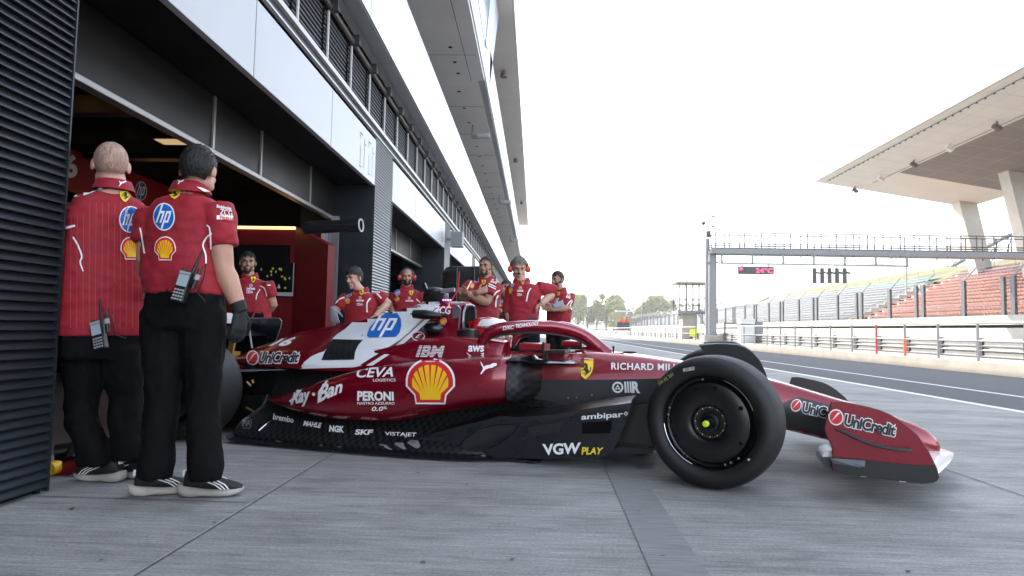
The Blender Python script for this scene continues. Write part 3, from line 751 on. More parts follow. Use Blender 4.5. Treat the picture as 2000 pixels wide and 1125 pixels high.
# hill
hb = bmesh.new(); xs = [47, 52, 58, 64, 70, 78, 90, 110, 150, 260, 500]; ys_ = [-20+14*i for i in range(45)]
rnd = random.Random(4)
def hill_z(x, y):
    p = [(47, 7.2), (52, 7.6), (58, 9.3), (64, 11.2), (70, 12.6), (78, 13.4), (90, 14.5), (110, 15.5), (150, 15), (260, 11), (500, 9)]
    for (xa, za), (xb, zb) in zip(p, p[1:]):
        if xa <= x <= xb: z = za+(zb-za)*(x-xa)/(xb-xa); break
    f = 1.0 if y < 160 else max(.30, 1-(y-160)/270)
    return z*f
grid = [[hb.verts.new((x, y, hill_z(x, y)*(1+.03*rnd.uniform(-1, 1)))) for y in ys_] for x in xs]
for i in range(len(xs)-1):
    for j in range(len(ys_)-1): hb.faces.new((grid[i][j], grid[i+1][j], grid[i+1][j+1], grid[i][j+1]))
ho = mesh_from(hb, 'hill', 'grass'); structure(ho); smooth_mesh(ho.data, 80)
b = MB(); b.prism([(50, 92, hill_z(50, 92)+.15), (50, 118, hill_z(50, 118)+.15), (57, 116, hill_z(57, 116)+.2), (57, 94, hill_z(57, 94)+.2)], (0, 0, .05)); tag(b.build('tarpaulin', 'green_tarp'), 'green sheet lying on the grass hill below the canopy', 'tarpaulin')
# far-end ground behind the track end
sheet('far_field', 15, 60, 330, 700, .05, 'grass')
# ---------------------------------------------------------------- canopy roof over the grandstand
XT = 30.0; TY = 71.4
tipp = Vector((30, TY, 17.4)); rear = Vector((46.2, TY, 14.8)); n0 = Vector((30, 18, 17.9)); n1 = Vector((46.2, 18, 15.3))
t = thing('canopy_roof', (XT, TY, 8), 0, 'large cantilevered grandstand canopy with white edge and beige soffit', 'canopy')
b = MB(); b.prism([tipp, rear, n1, n0], (0, 0, .25)); b.build('soffit', 'roof_beige', t)
b = MB(); b.prism([tipp+Vector((-.06, .05, -.03)), n0+Vector((-.06, 0, -.03)), n0+Vector((-.06, 0, .9)), tipp+Vector((-.06, .05, .06))], (.3, 0, .0)); b.build('white_edge', 'roof_white', t)
b = MB(); b.prism([tipp+Vector((0, 0, .26)), n0+Vector((0, 0, .9)), n1+Vector((0, 0, .9)), rear+Vector((0, 0, .26))], (0, 0, .1)); b.build('roof_sheet', 'roof_white', t)
def sof(u, v, dz=0):   # u across (0 front .. 1 rear), v along from tip (0) to near end (1)
    return tipp.lerp(rear, u).lerp(n0.lerp(n1, u), v)+Vector((0, 0, dz))
b = MB(); b.prism([sof(.31, .14, -.012), sof(.94, .135, -.012), sof(.94, .97, -.012), sof(.32, .97, -.012)], (0, 0, .008)); b.build('dark_panel', 'roof_brown', t)
b = MB()
for u in (.12, .22, .3): b.tube([sof(u, .03, .0), sof(u, 1, .0)], .008, 4)
for i in range(1, 26): b.tube([sof(.0, i/26, .0), sof(.31, i/26, .0)], .008, 4)
for u in (.46, .58, .70, .82): b.tube([sof(u, .14, -.012), sof(u, .97, -.012)], .010, 4)
for i in range(4, 22): b.tube([sof(.32, i/22, -.012), sof(.94, i/22, -.012)], .010, 4)
b.build('panel_joint', mat('joint_brown', (.5, .45, .4), .8), t)
b = MB(); b.tube([sof(.055, .02, -.04), sof(.055, 1, -.04)], .028, 5); b.tube([sof(.29, .06, -.04), sof(.29, 1, -.04)], .02, 5)
for i in range(2, 60): b.box(sof(.055, i/60, -.1)-Vector((.05, .05, .05)), sof(.055, i/60, -.1)+Vector((.05, .05, .05)))
b.build('cable_track', 'galv_dark', t)
for x0, x1, x2, x3, y, zt, zb, lb in ((44.1, 45.95, 45.9, 47.3, TY-.6, 15.1, 3.0, 'left slab column'), (41.5, 43.5, 43.2, 44.9, TY-11.5, 15.5, 3.0, 'right slab column')):
    b = MB(); b.prism([(x0, y, zt+.15), (x1, y, zt-.1), (x3+1.1, y, zb), (x2+1.0, y, zb)], (0, -1.3, 0)); c = b.build('column', 'col_concrete', t); c['label'] = lb
    b = MB(); b.prism([(x0-.02, y+.01, zt+.2), (x1, y+.01, zt-.05), (x1, y+.01, zt+.2)], (0, -1.3, 0)); b.build('bearing', 'black_matt', t)
for i, (px, py, mm) in enumerate(((1670, 364, 'galv_dark'), (1720, 341, 'roof_white'), (1785, 312, 'galv_dark'), (1854, 280, 'roof_white'), (1947, 237, 'galv_dark'))):
    # met with the soffit plane
    nrm = (rear-tipp).cross(n0-tipp).normalized(); d = ray(px, py); p = CPOS+d*((tipp-CPOS).dot(nrm)/d.dot(nrm))
    tt = thing('floodlight', p, 0, ('smallest dark lamp near the canopy tip', 'white lamp nearest the canopy tip', 'middle dark lamp under the canopy', 'larger white lamp under the canopy', 'largest dark lamp under the canopy near the photo edge')[i], 'floodlight', 'lamps under the grandstand canopy')
    q = p+Vector((0, 0, -.45))
    b = MB(); b.box(q-Vector((.3, .2, .14)), q+Vector((.3, .2, .14)), Matrix.Translation(q) @ Matrix.Rotation(R(35), 4, 'Y') @ Matrix.Translation(-q), bev=.03); b.build('lamp_head', mm, tt)
    b = MB(); b.tube([q, p], .06, 6); b.build('bracket', mm, tt)
# VIP glass box at the far right
t = thing('spectator_box', (48.5, 62, 8), 0, 'glass fronted spectator box with railing at the right photo edge', 'box')
b = MB(); b.box((46.5, 56, 8.6), (54, 64, 9.1)); b.build('floor', 'roof_white', t)
b = MB(); b.prism([(46.5, 64, 9.1), (54, 64, 9.1), (54, 64, 11.6), (48.5, 64, 10.4)], (0, -.1, 0)); b.box((46.5, 56, 9.1), (46.55, 64, 10.2)); b.build('glass', 'frost_glass', t)
b = MB(); b.tube([(46.4, 64, 10.5), (54, 64, 12.3)], .06, 6)
for i in range(7): x = 46.6+1.1*i; b.tube([(x, 64, 9), (x, 64, 10.6+.25*i)], .05, 6)
b.build('railing', 'galvanised', t)
# ---------------------------------------------------------------- start gantry
GY = 49.5
t = thing('gantry', (13.2, GY, 0), 0, 'grey steel start gantry bridge with railings spanning the track', 'gantry')
b = MB(); b.box((12.99, GY-.2, 0.6), (13.41, GY+.2, 7.1), bev=.02); b.build('post', 'galvanised', t)
b = MB(); b.box((12.72, GY-.1, .6), (12.92, GY+.1, 7.9), bev=.02); b.build('cable_duct', 'galvanised', t)
b = MB(); b.box((12.5, GY-.5, 0), (13.9, GY+.5, .65), bev=.03); b.build('footing', 'pale_concrete', t)
b = MB(); b.box((12.7, GY-.25, 6.05), (13.6, GY+.25, 6.15)); b.box((13.42, GY+.6, 0), (13.7, GY+.9, 6.7)); b.build('bracket', 'galvanised', t)
b = MB()
for dy in (-.6, .6): b.box((12.95, GY+dy-.08, 6.72), (42, GY+dy+.08, 7.1))
b.box((12.95, GY-.5, 6.74), (42, GY+.5, 6.78)); b.build('beam', 'galvanised', t)
b = MB()
for dy in (-.62, .62):
    for z in (8.27, 7.45, 7.3): b.tube([(13.2, GY+dy, z), (42, GY+dy, z)], .04, 6)
    x = 13.3; i = 0
    while x < 42: b.tube([(x, GY+dy, 6.6 if i % 3 == 0 else 7.1), (x, GY+dy, 8.27)], .042, 5); x += 1.0+.12*((i*7) % 3); i += 1
b.build('railing', 'rail_tan', t)
b = MB()
for z in (6.2,): b.tube([(13.4, GY+.62, z), (27, GY+.62, z)], .02, 4)
b.box((13.7, GY-.66, 5.93), (27.3, GY-.54, 6.03))
x = 13.7
while x < 27.5: b.box((x, GY-.66, 6.0), (x+.12, GY-.54, 6.75)); x += 2.24
b.build('lower_frame', 'galvanised', t)
b = MB(); b.tube([(12.98, GY, 7.0), (12.98, GY, 9.8)], .045, 6); b.build('mast', 'galv_dark', t)
b = MB(); b.box((12.75, GY-.2, 8.0), (13.05, GY+.1, 8.45)); b.build('junction_box', 'galv_dark', t)
for (dx, dz, lb) in ((.25, 9.6, 'small camera at the top of the gantry mast'), (-.45, 9.1, 'dome camera on an arm of the gantry mast'), (.22, 8.85, 'small camera halfway down the gantry mast')):
    c = thing('mast_camera', (12.98+dx, GY-.1, dz), 0, lb, 'camera', 'cameras on the gantry mast')
    b = MB(); b.tube([(12.98, GY-.03, dz+.08), (12.98+dx, GY-.1, dz+.08)], .025, 6); b.build('arm', 'galv_dark', c)
    b = MB()
    if dx < 0: b.ball((12.98+dx, GY-.1, dz-.06), .15, seg=12)
    else: b.tube([(12.98+dx-.1, GY-.1, dz), (12.98+dx+.16, GY-.1, dz-.05)], .06, 8)
    b.build('camera_body', 'galv_dark', c, smooth=True)
p0, p1 = onY(1442, 535, GY-.8), onY(1511, 521, GY-.8)
t = thing('display_board', (p0.x, GY-.8, p0.z), 0, 'black hanging display board with red lit 24 degree reading', 'display board')
b = MB(); b.box((p0.x, GY-.8, p0.z), (p1.x, GY-.6, p1.z)); b.build('panel', 'led_board', t)
b = MB(); W = p1.x-p0.x
for i in range(6): b.box((p0.x+.05+W*i/6+.01, GY-.804, p0.z+.05), (p0.x+W*(i+1)/6+.03, GY-.801, p1.z-.05))
b.build('cell', mat('cell_grey', (.05, .05, .055), .4), t)
bm = fit(text_bm('24°C', .015, space=1.1), 1, 1)
for v in bm.verts: v.co = Vector((p0.x+W*(.5+.47*v.co.x), GY-.807, p0.z+.1+v.co.y*(p1.z-p0.z-.2)))
h = poly_bm([[(.02, .9), (.09, .9), (.11, .65), (.055, .45), (0, .65)]])
for v in h.verts: v.co = Vector((p0.x+.05+W*v.co.x, GY-.807, p0.z+.05+v.co.y*(p1.z-p0.z-.1)))
o = mesh_from(merge([bm, h]), 'reading', 'led_red'); o.parent = t; o.matrix_parent_inverse = t.matrix_world.inverted()
b = MB(); b.box((p0.x+.3, GY-.72, p1.z), (p0.x+.36, GY-.6, p1.z+.25)); b.box((p1.x-.36, GY-.72, p1.z), (p1.x-.3, GY-.6, p1.z+.25)); b.build('hanger', 'galvanised', t)
t = thing('start_light', (22, GY-.7, 5.2), 0, 'row of five tall black start light panels hanging below the gantry', 'start lights')
for i, px in enumerate((1591, 1606, 1620.5, 1635, 1650)):
    a = onY(px, 553, GY-.7); c = onY(px, 525, GY-.7)
    b = MB(); b.box((a.x-.13, GY-.75, a.z), (a.x+.13, GY-.6, c.z+.05), bev=.02); f = b.build('lamp_panel', 'plastic_black', t)
    b = MB()
    for k in range(4): b.tube([(a.x, GY-.751, a.z+.17+.25*k), (a.x, GY-.77, a.z+.17+.25*k)], .09, 12)
    b.build('lens', mat('lens_dark', (.04, .01, .01), .2), f)
    b = MB(); b.tube([(a.x+.1, GY-.6, c.z-.25), (a.x+.45, GY-.5, c.z-.3)], .07, 8); b.build('side_lamp', 'plastic_black', f)
    b = MB(); b.tube([(a.x, GY-.66, c.z), (a.x, GY-.6, 5.95)], .03, 6); b.build('hanger', 'galvanised', f)
# ---------------------------------------------------------------- control tower on the pit wall
TY2 = 60.1
t = thing('control_tower', (13.9, TY2, 0), 0, 'small raised control tower with flat roof, glass cage and metal stair', 'tower')
b = MB(); b.box((13.2, TY2-.8, 0), (14.5, TY2+.8, 2.5), bev=.05); b.build('base', 'pale_concrete', t)
b = MB(); b.box((12.7, TY2-1.2, 2.5), (15.2, TY2+1.2, 2.75)); b.build('platform', 'galvanised', t)
b = MB(); b.box((12.5, TY2-1.4, 5.2), (15.4, TY2+1.4, 5.33)); b.build('roof', mat('roof_tan', (.4, .36, .26), .7), t)
for y in (TY2-1.15, TY2+1.15):
    b = MB()
    for x in (12.8, 13.4, 14.0, 14.6, 15.1): b.tube([(x, y, 2.7), (x, y, 5.2)], .04, 6)
    for z in (3.3, 3.8, 5.05): b.tube([(12.8, y, z), (15.1, y, z)], .03, 6)
    b.build('cage_side', 'galv_dark', t)
b = MB(); b.tube([(15.0, TY2-1.2, 2.7), (16.0, TY2-2.6, .2)], .05, 6); b.tube([(14.4, TY2-1.2, 2.7), (15.4, TY2-2.6, .2)], .05, 6)
for k in range(9): f = k/9; b.box((14.4+f, TY2-1.2-1.4*f-.1, 2.6-2.4*f), (15.0+f, TY2-1.2-1.4*f+.1, 2.63-2.4*f))
b.build('stair', 'galvanised', t)
p = onY(1355, 650, 57); b = MB(); b.box((p.x-.32, 57, p.z-.33), (p.x+.32, 57.05, p.z+.33)); b.tube([(p.x, 57.03, .2), (p.x, 57.03, p.z)], .04, 6); tag(b.build('sign', mat('yellow_sign', (.75, .72, .02), .5)), 'bright yellow square sign at the foot of the control tower', 'sign')
# cabin with two orange marshals
t = thing('marshal_stand', (11.6, 88, 0), 0, 'small dark fronted marshal stand far along the pit wall', 'stand')
b = MB(); b.box((10.9, 88, 1.0), (12.6, 88.1, 2.0)); b.build('front_panel', 'galv_dark', t)
b = MB(); b.box((10.8, 87.8, 3.4), (12.8, 89.4, 3.55)); b.build('roof', 'roof_white', t)
for x in (10.9, 12.7):
    for y in (87.9, 89.3): b = MB(); b.tube([(x, y, 0), (x, y, 3.4)], .05, 6); b.build('leg', 'galvanised', t)
b = MB(); b.box((10.9, 88.1, .9), (12.7, 89.3, 1.0)); b.build('floor', 'galvanised', t)
for x, lb in ((11.5, 'left of two people in orange standing on the far marshal stand'), (12.25, 'right of two people in orange standing on the far marshal stand')):
    pb = MB(); pb.loft([[(x+rx*cos(2*pi*k/10), 88.5+ry*sin(2*pi*k/10), z) for k in range(10)] for z, rx, ry in ((1.0, .14, .1), (1.5, .17, .11), (1.85, .2, .13), (2.2, .24, .13), (2.38, .2, .1), (2.43, .08, .07), (2.5, .08, .08), (2.58, .1, .11), (2.68, .1, .12), (2.75, .05, .06))])
    for s in (-1, 1): pb.tube([(x+s*.22, 88.5, 2.33), (x+s*.28, 88.45, 2.05), (x+s*.2, 88.3, 1.85)], (.06, .05, .04), 8)
    tag(pb.build('person', 'orange_cloth', smooth=True), lb, 'person')
# lamp posts
for px, yb_, yt in ((1254, 655, 588), (1772, 660, 520)):
    p = onX(px, 640, 15.2 if px < 1500 else 40); q = onY(px, yt, p.y)
    b = MB(); b.tube([(p.x, p.y, 0), (p.x, p.y, q.z)], .06, 6); b.box((p.x-.3, p.y-.1, q.z), (p.x+.3, p.y+.1, q.z+.08)); tag(b.build('lamp_post', 'galvanised'), 'thin lamp post ' + ('far along the pit wall' if px < 1500 else 'standing in front of the green sheet on the hill'), 'lamp post')
# lattice pylon in the distance
t = thing('pylon', (56, 420, 6), 0, 'pale lattice power pylon rising far away above the trees', 'pylon')
b = MB(); W0, W1, zt = 4.0, .8, 58
for sx, sy in ((-1, -1), (1, -1), (1, 1), (-1, 1)): b.tube([(56+sx*W0, 420+sy*W0, 3), (56+sx*W1, 420+sy*W1, zt)], .16, 4)
n = 11
for i in range(n):
    f, g_ = i/n, (i+1)/n; wa, wb = W0+(W1-W0)*f, W0+(W1-W0)*g_; za, zb = 3+(zt-3)*f, 3+(zt-3)*g_
    b.tube([(56-wa, 420-wa, za), (56+wb, 420-wb, zb)], .1, 4); b.tube([(56+wa, 420-wa, za), (56-wb, 420-wb, zb)], .1, 4)
b.build('lattice', mat('pylon_grey', (.16, .16, .17), .8), t)
for z, l in ((44, 5), (36, 6), (56, 3)):
    b = MB(); b.tube([(56-l, 420, z), (56, 420, z+1), (56+l, 420, z)], .14, 4); b.build('cross_arm', 'pylon_grey', t)
# ---------------------------------------------------------------- trees at the end of the straight
def tree(x, y, h, rad, mi, seed, label):
    rnd = random.Random(seed); z0 = .0 if x < 47 else hill_z(min(x, 499), min(y, 590))*.98
    t = thing('tree', (x, y, z0), 0, label, 'tree', 'trees at the end of the straight')
    b = MB(); b.tube([(x, y, z0), (x+.2, y, z0+h*.35), (x, y+.1, z0+h*.7)], [h*.03, h*.02, h*.008], 7)
    for k in range(5):
        a = rnd.uniform(0, 6.28); b.tube([(x+.15, y, z0+h*(.3+.07*k)), (x+cos(a)*rad*.7, y+sin(a)*rad*.7, z0+h*(.5+.07*k))], [h*.012, h*.004], 5)
    b.build('trunk', 'trunk', t)
    cl = [(Vector((x, y, z0+h*.62)), rad*.7)]
    for k in range(16):
        a = rnd.uniform(0, 6.28); e = rnd.uniform(-.5, 1.0); r = rad*rnd.uniform(.45, .95)
        cl.append((Vector((x+cos(a)*r*cos(e)*.9, y+sin(a)*r*cos(e)*.9, z0+h*.6+sin(e)*h*.36)), rad*rnd.uniform(.2, .42)))
    c = bmesh.new()
    for p, r in cl:
        for k in range(int(90+r*30)):
            d = Vector((rnd.gauss(0, 1), rnd.gauss(0, 1), rnd.gauss(0, 1))).normalized()*r*rnd.uniform(.55, 1.05)
            q = p+d; s = h*rnd.uniform(.018, .04)
            u = Vector((rnd.gauss(0, 1), rnd.gauss(0, 1), rnd.gauss(0, 1))).normalized(); v_ = u.orthogonal().normalized()
            c.faces.new([c.verts.new(q+u*s), c.verts.new(q+v_*s*.7), c.verts.new(q-u*s), c.verts.new(q-v_*s*.7)])
    mesh_from(c, 'crown', 'leaf%d' % mi, t).matrix_parent_inverse = t.matrix_world.inverted()
tl = [(1108, 262, 13, 5, 3, 'dark tree just beside the bearded man'), (1128, 250, 12.5, 4.5, 1, 'light green tree right of the bearded man'), (1147, 255, 9, 5, 0, 'low dark green tree below the lighter trees'), (1165, 262, 9.5, 4.6, 3, 'broad dark tree second from the left group'), (1184, 250, 13.5, 4.6, 1, 'tallest pale green tree left of the pylon'), (1199, 246, 13.0, 4.2, 2, 'yellowish tall tree left of the pylon'), (1203, 225, 6, 3.2, 2, 'small yellow tree in front of the tall pale tree'), (1222, 270, 10, 4.6, 1, 'green tree at the foot of the pylon'), (1240, 262, 8, 4.2, 0, 'low green tree right of the pylon'), (1258, 268, 9.5, 4.5, 1, 'rounded green tree on the hill edge'), (1273, 262, 13, 5.0, 1, 'tall bright tree on the hill left of the tower'), (1286, 268, 11, 4, 2, 'yellow green tree leaning on the tall bright tree'), (1302, 280, 7, 2.6, 3, 'small dark cypress like tree near the tower'), (1313, 285, 8.5, 2.2, 3, 'narrow dark tree just left of the control tower')]
for i, (px, y, h, rad, mi, lb) in enumerate(tl):
    p = onY(px, 620, y); tree(p.x, y, h*1.15, rad*1.12, mi, 50+i, lb)
b = MB(); b.box((20, 300, 0), (46, 300.4, 3.4)); tag(b.build('screen_wall', 'roof_white'), 'pale boundary wall below the distant trees', 'wall')
rg = random.Random(9); c = bmesh.new()
for i in range(9000):
    x = rg.uniform(12, 120); y = rg.uniform(262, 300)+ (40 if x < 47 else 0); z = (0 if x < 47 else hill_z(x, y))+rg.random()*rg.uniform(2, 8.5); s = rg.uniform(.25, .6)
    u = Vector((rg.gauss(0, 1), rg.gauss(0, 1), rg.gauss(0, 1))).normalized(); v_ = u.orthogonal().normalized(); q = Vector((x, y, z))
    c.faces.new([c.verts.new(q+u*s), c.verts.new(q+v_*s), c.verts.new(q-u*s), c.verts.new(q-v_*s)])
o = mesh_from(c, 'undergrowth', 'leaf0'); o['kind'] = 'stuff'
# ---------------------------------------------------------------- the air
b = MB(); b.box((-30, -12, -1.0), (700, 760, 75)); hz = b.build('haze', None); hz['kind'] = 'stuff'
hm = bpy.data.materials.new('haze_air'); hm.use_nodes = True; hn = hm.node_tree; hn.nodes.clear()
ho_ = hn.nodes.new('ShaderNodeOutputMaterial'); pv = hn.nodes.new('ShaderNodeVolumePrincipled')
pv.inputs['Color'].default_value = (1, .985, .95, 1); pv.inputs['Density'].default_value = .0007; pv.inputs['Anisotropy'].default_value = .55
hn.links.new(pv.outputs[0], ho_.inputs['Volume']); hz.data.materials.append(hm)
# ---------------------------------------------------------------- the racing car
mat('green_ink', (.02, .3, .06), .5)
def paint(name, col, rough=.32, metal=.25):
    m = mat(name, col, rough, metal, coat=.9, var=.05, vscale=3)
    m.node_tree.nodes['Principled BSDF'].inputs['Coat Roughness'].default_value = .07; return m
paint('car_red', (.215, .0016, .0145), .27, .4)
paint('car_white', (.72, .73, .74), .35, 0)
paint('car_bright_red', (.27, .003, .012), .28, .2)
mat('carbon', (.0035, .004, .0045), .36, .0, coat=.25, var=.25, vscale=30, bump=.15, bscale=220)
mat('carbon_gloss', (.0035, .0055, .009), .28, .0, coat=.25, var=.15, vscale=8)
mat('wing_dark', (.06, .062, .068), .25, .5, coat=.4); mat('wing_silver', (.58, .58, .6), .25, .55, coat=.4)
mat('tyre', (.0045, .0045, .0048), .62, var=.2, vscale=8, bump=.1, bscale=90)
mat('tyre_tread', (.010, .0102, .011), .62, var=.25, vscale=10, bump=.2, bscale=120)
mat('rim_cover', (.0026, .0026, .0028), .34, .0, coat=.1)
mat('chrome', (.6, .6, .62), .15, 1.0)
mat('neon_yellow', (.62, .75, .02), .5)
mat('visor', (.75, .55, .5), .08, .85)
def checker(name, c1, c2, scale, plane='xz'):
    m = bpy.data.materials.new(name); m.use_nodes = True; nt = m.node_tree; b = nt.nodes['Principled BSDF']
    tc = nt.nodes.new('ShaderNodeTexCoord'); ck = nt.nodes.new('ShaderNodeTexChecker'); mp = nt.nodes.new('ShaderNodeMapping')
    mp.inputs['Scale'].default_value = (scale, .001, scale); mp.inputs['Location'].default_value = (.013, .5, .007)
    ck.inputs['Scale'].default_value = 1; ck.inputs[1].default_value = (*c1, 1); ck.inputs[2].default_value = (*c2, 1)
    nt.links.new(tc.outputs['Object'], mp.inputs[0]); nt.links.new(mp.outputs[0], ck.inputs[0]); nt.links.new(ck.outputs[0], b.inputs['Base Color'])
    b.inputs['Roughness'].default_value = .4; b.inputs['Coat Weight'].default_value = .06; b.inputs['Specular IOR Level'].default_value = .25; MATS[name] = m; return m
checker('carbon_check', (.0035, .004, .0045), (.016, .0175, .02), 38)
CO = Vector((.9556+sin(R(15.5)), 3.6114+cos(R(15.5)), 0)); CH = -R(15.5)
car = thing('racing_car', CO, CH, 'dark red single seat racing car with white engine cover panel rolling out of the garage', 'racing car')
CI = car.matrix_world.inverted()
def L(px, py, y):
    """sight line met with the car's own plane at side offset y -> local point"""
    o = CI @ CPOS; d = CI.to_3x3() @ ray(px, py); t = (y-o.y)/d.y; p = o+d*t
    return Vector((p.x, y, p.z))
_c21 = Matrix.Translation((1.3196, 4.545, 0)) @ Matrix.Rotation(-R(21), 4, 'Z')
def warp(b, keepz=False):
    """sections were first measured with the car turned 21 degrees; carry them over to its true heading"""
    o = CI @ CPOS
    for v in b.bm.verts:
        y = -abs(v.co.y); q = CI @ (_c21 @ Vector((v.co.x, y, v.co.z))); d = q-o; p = o+d*((y-o.y)/d.y)
        v.co.x = p.x
        if not keepz: v.co.z = p.z
def cb(b, name, m, parent=car, smooth=True, angle=40, wp=0):
    if wp: warp(b, wp == 2)
    return b.build(name, m, parent, smooth=smooth, local=True, angle=angle)
# -- survival cell and nose
def sec(w, wt, z0, z1, wb=None, k=.6):
    wb = wb or w*.8; zm = z0+(z1-z0)*k
    return [(-wb, z0), (-w, z0+(z1-z0)*.25), (-w, zm), (-wt, z1-.012), (-wt*.5, z1), (wt*.5, z1), (wt, z1-.012), (w, zm), (w, z0+(z1-z0)*.25), (wb, z0)]
st = [(1.215, sec(.05, .04, .165, .215)), (1.19, sec(.085, .07, .145, .245)), (1.13, sec(.11, .09, .135, .292)), (1.02, sec(.125, .10, .135, .338)), (.85, sec(.135, .105, .15, .392)), (.68, sec(.145, .11, .175, .436)),
      (.44, sec(.16, .12, .22, .502)), (.27, sec(.17, .13, .25, .545)), (0, sec(.20, .15, .27, .60)), (-.45, sec(.255, .18, .25, .655)), (-.68, sec(.285, .19, .22, .676)), (-.93, sec(.315, .2, .18, .688)), (-.96, sec(.317, .2, .18, .687))]
nose = sloft(st, 3, 4); nose = cb(nose, 'nose', 'car_red', wp=1)
# cockpit tub: a U section
def usec(w, z0, z1, wi, zi): return [(-w*.9, z0), (-w, z0+.2), (-w, z1-.03), (-w+.025, z1), (-wi-.01, z1), (-wi, z1-.03), (-wi+.03, zi), (wi-.03, zi), (wi, z1-.03), (wi+.01, z1), (w-.025, z1), (w, z1-.03), (w, z0+.2), (w*.9, z0)]
tub = sloft([(-.955, usec(.317, .18, .683, .22, .55)), (-1.1, usec(.335, .16, .672, .26, .3)), (-1.3, usec(.35, .13, .655, .28, .25)), (-1.6, usec(.365, .11, .65, .27, .25)), (-2.0, usec(.37, .1, .66, .25, .3))], 2, 3)
tub = cb(tub, 'cockpit_tub', 'car_red', wp=1)
# dark carbon lower flank panel on the near side and its mirror: the paint break follows a straight line
for s in (-1, 1):
    b = MB(); rows = []
    top = [(-.30, .548), (-.41, .533), (-.7, .515), (-1.0, .50), (-1.30, .487)]
    wy = [.262, .272, .302, .335, .353]
    for (u, z), w in zip(top, wy): rows.append([(u, s*(w+.006), z), (u, s*(w+.007), z-.09), (u, s*(w+.004), z-.2), (u, s*(w-.02), z-.36)])
    b.loft(rows, cap=False, closed=False); fl = cb(b, 'flank_panel', mat('carbon_weave', (.006, .0066, .0075), .42, coat=.15, var=.3, vscale=120, bump=.2, bscale=300), wp=1)
    if s < 0: flank = fl
# -- sidepods
def pod(yo, zb, zt, yi=.33):
    h = zt-zb
    return [(-yo+.16, zb-.0), (-yo+.03, zb+.16*h), (-yo, zb+.45*h), (-yo+.012, zb+.78*h), (-yo+.07, zt), (-yo+.2, zt+.008), (-yi, zt+.0), (-yi, zb+.3*h), (-yi, zb)]
ps = [(-1.285, pod(.69, .40, .625)), (-1.30, pod(.735, .36, .64)), (-1.38, pod(.775, .34, .648)), (-1.6, pod(.805, .305, .634)), (-1.9, pod(.825, .235, .607)), (-2.2, pod(.825, .165, .57)), (-2.5, pod(.81, .14, .515)), (-2.8, pod(.78, .135, .44)), (-3.1, pod(.71, .15, .35)), (-3.35, pod(.63, .19, .28)), (-3.5, pod(.57, .225, .25))]
pods = []
for s in (1, -1):
    b = sloft(ps, 4, 5)
    if s < 0: mirror_y(b)
    pods.append(cb(b, 'sidepod', 'car_red', wp=1))
    b = sloft([(-1.22, [(-.66, .42), (-.69, .52), (-.65, .6), (-.4, .61), (-.37, .5), (-.4, .41)]), (-1.25, [(-.70, .38), (-.735, .51), (-.69, .628), (-.38, .64), (-.34, .5), (-.38, .38)]), (-1.315, [(-.72, .36), (-.762, .5), (-.70, .64), (-.38, .645), (-.34, .5), (-.38, .36)])], 4, 3)
    if s < 0: mirror_y(b)
    cb(b, 'inlet_duct', 'carbon_check', wp=1)
pod_near = pods[0]
# undercut and floor
def fsec(ye, yi, zt=.34, ze=.03):
    h = [(-ye+.03, ze-.012), (-ye-.005, ze), (-ye, ze+.03), (-ye+.07, ze+.085), (-yi-.06, ze+.17), (-yi, ze+.25), (-yi+.04, zt)]
    return h+[(-y, z) for y, z in h[::-1]]
fl_st = [(-.95, fsec(.50, .42, .30, .05)), (-1.2, fsec(.62, .47, .36, .035)), (-1.6, fsec(.76, .53, .36, .03)), (-2.1, fsec(.80, .57, .30, .028)), (-2.7, fsec(.805, .56, .26, .028)), (-3.2, fsec(.80, .50, .25, .03)), (-3.56, fsec(.79, .45, .22, .035)), (-3.62, fsec(.77, .44, .2, .06))]
floor_ = cb(sloft(fl_st, 3, 4), 'floor', 'carbon_check', wp=2)
b = MB(); b.prism([(-3.6, -.5, .05), (-3.6, .5, .05), (-4.15, .5, .26), (-4.15, -.5, .26)], (0, 0, .03)); b.box((-4.1, -.5, .05), (-3.62, -.48, .3)); b.box((-4.1, .48, .05), (-3.62, .5, .3)); cb(b, 'diffuser', 'carbon', smooth=False, wp=2)
b = MB(); b.box((-3.5, -.72, .012), (-1.1, .72, .022)); b.box((-3.4, -.15, .004), (-.6, .15, .03)); b.box((-1.5, -.2, .02), (-.5, .2, .2)); cb(b, 'plank', 'carbon', smooth=False, wp=2)
# small edge wing tabs along the floor
for px, py, w in ((533, 856, 12), (612, 861, 14), (648, 864, 14), (740, 868, 20), (770, 867, 16), (795, 865, 16)):
    p = L(px, py, -.80); q = L(px+w, py+10, -.815); b = MB(); b.prism([p, Vector((p.x+.05, p.y, p.z)), q+Vector((.02, 0, 0)), q], (0, .05, .012)); cb(b, 'edge_tab', 'galvanised', smooth=False)
b = MB(); p, q = L(505, 842, -.8), L(528, 822, -.66); b.tube([p, q], .006, 6); cb(b, 'floor_stay', 'chrome')
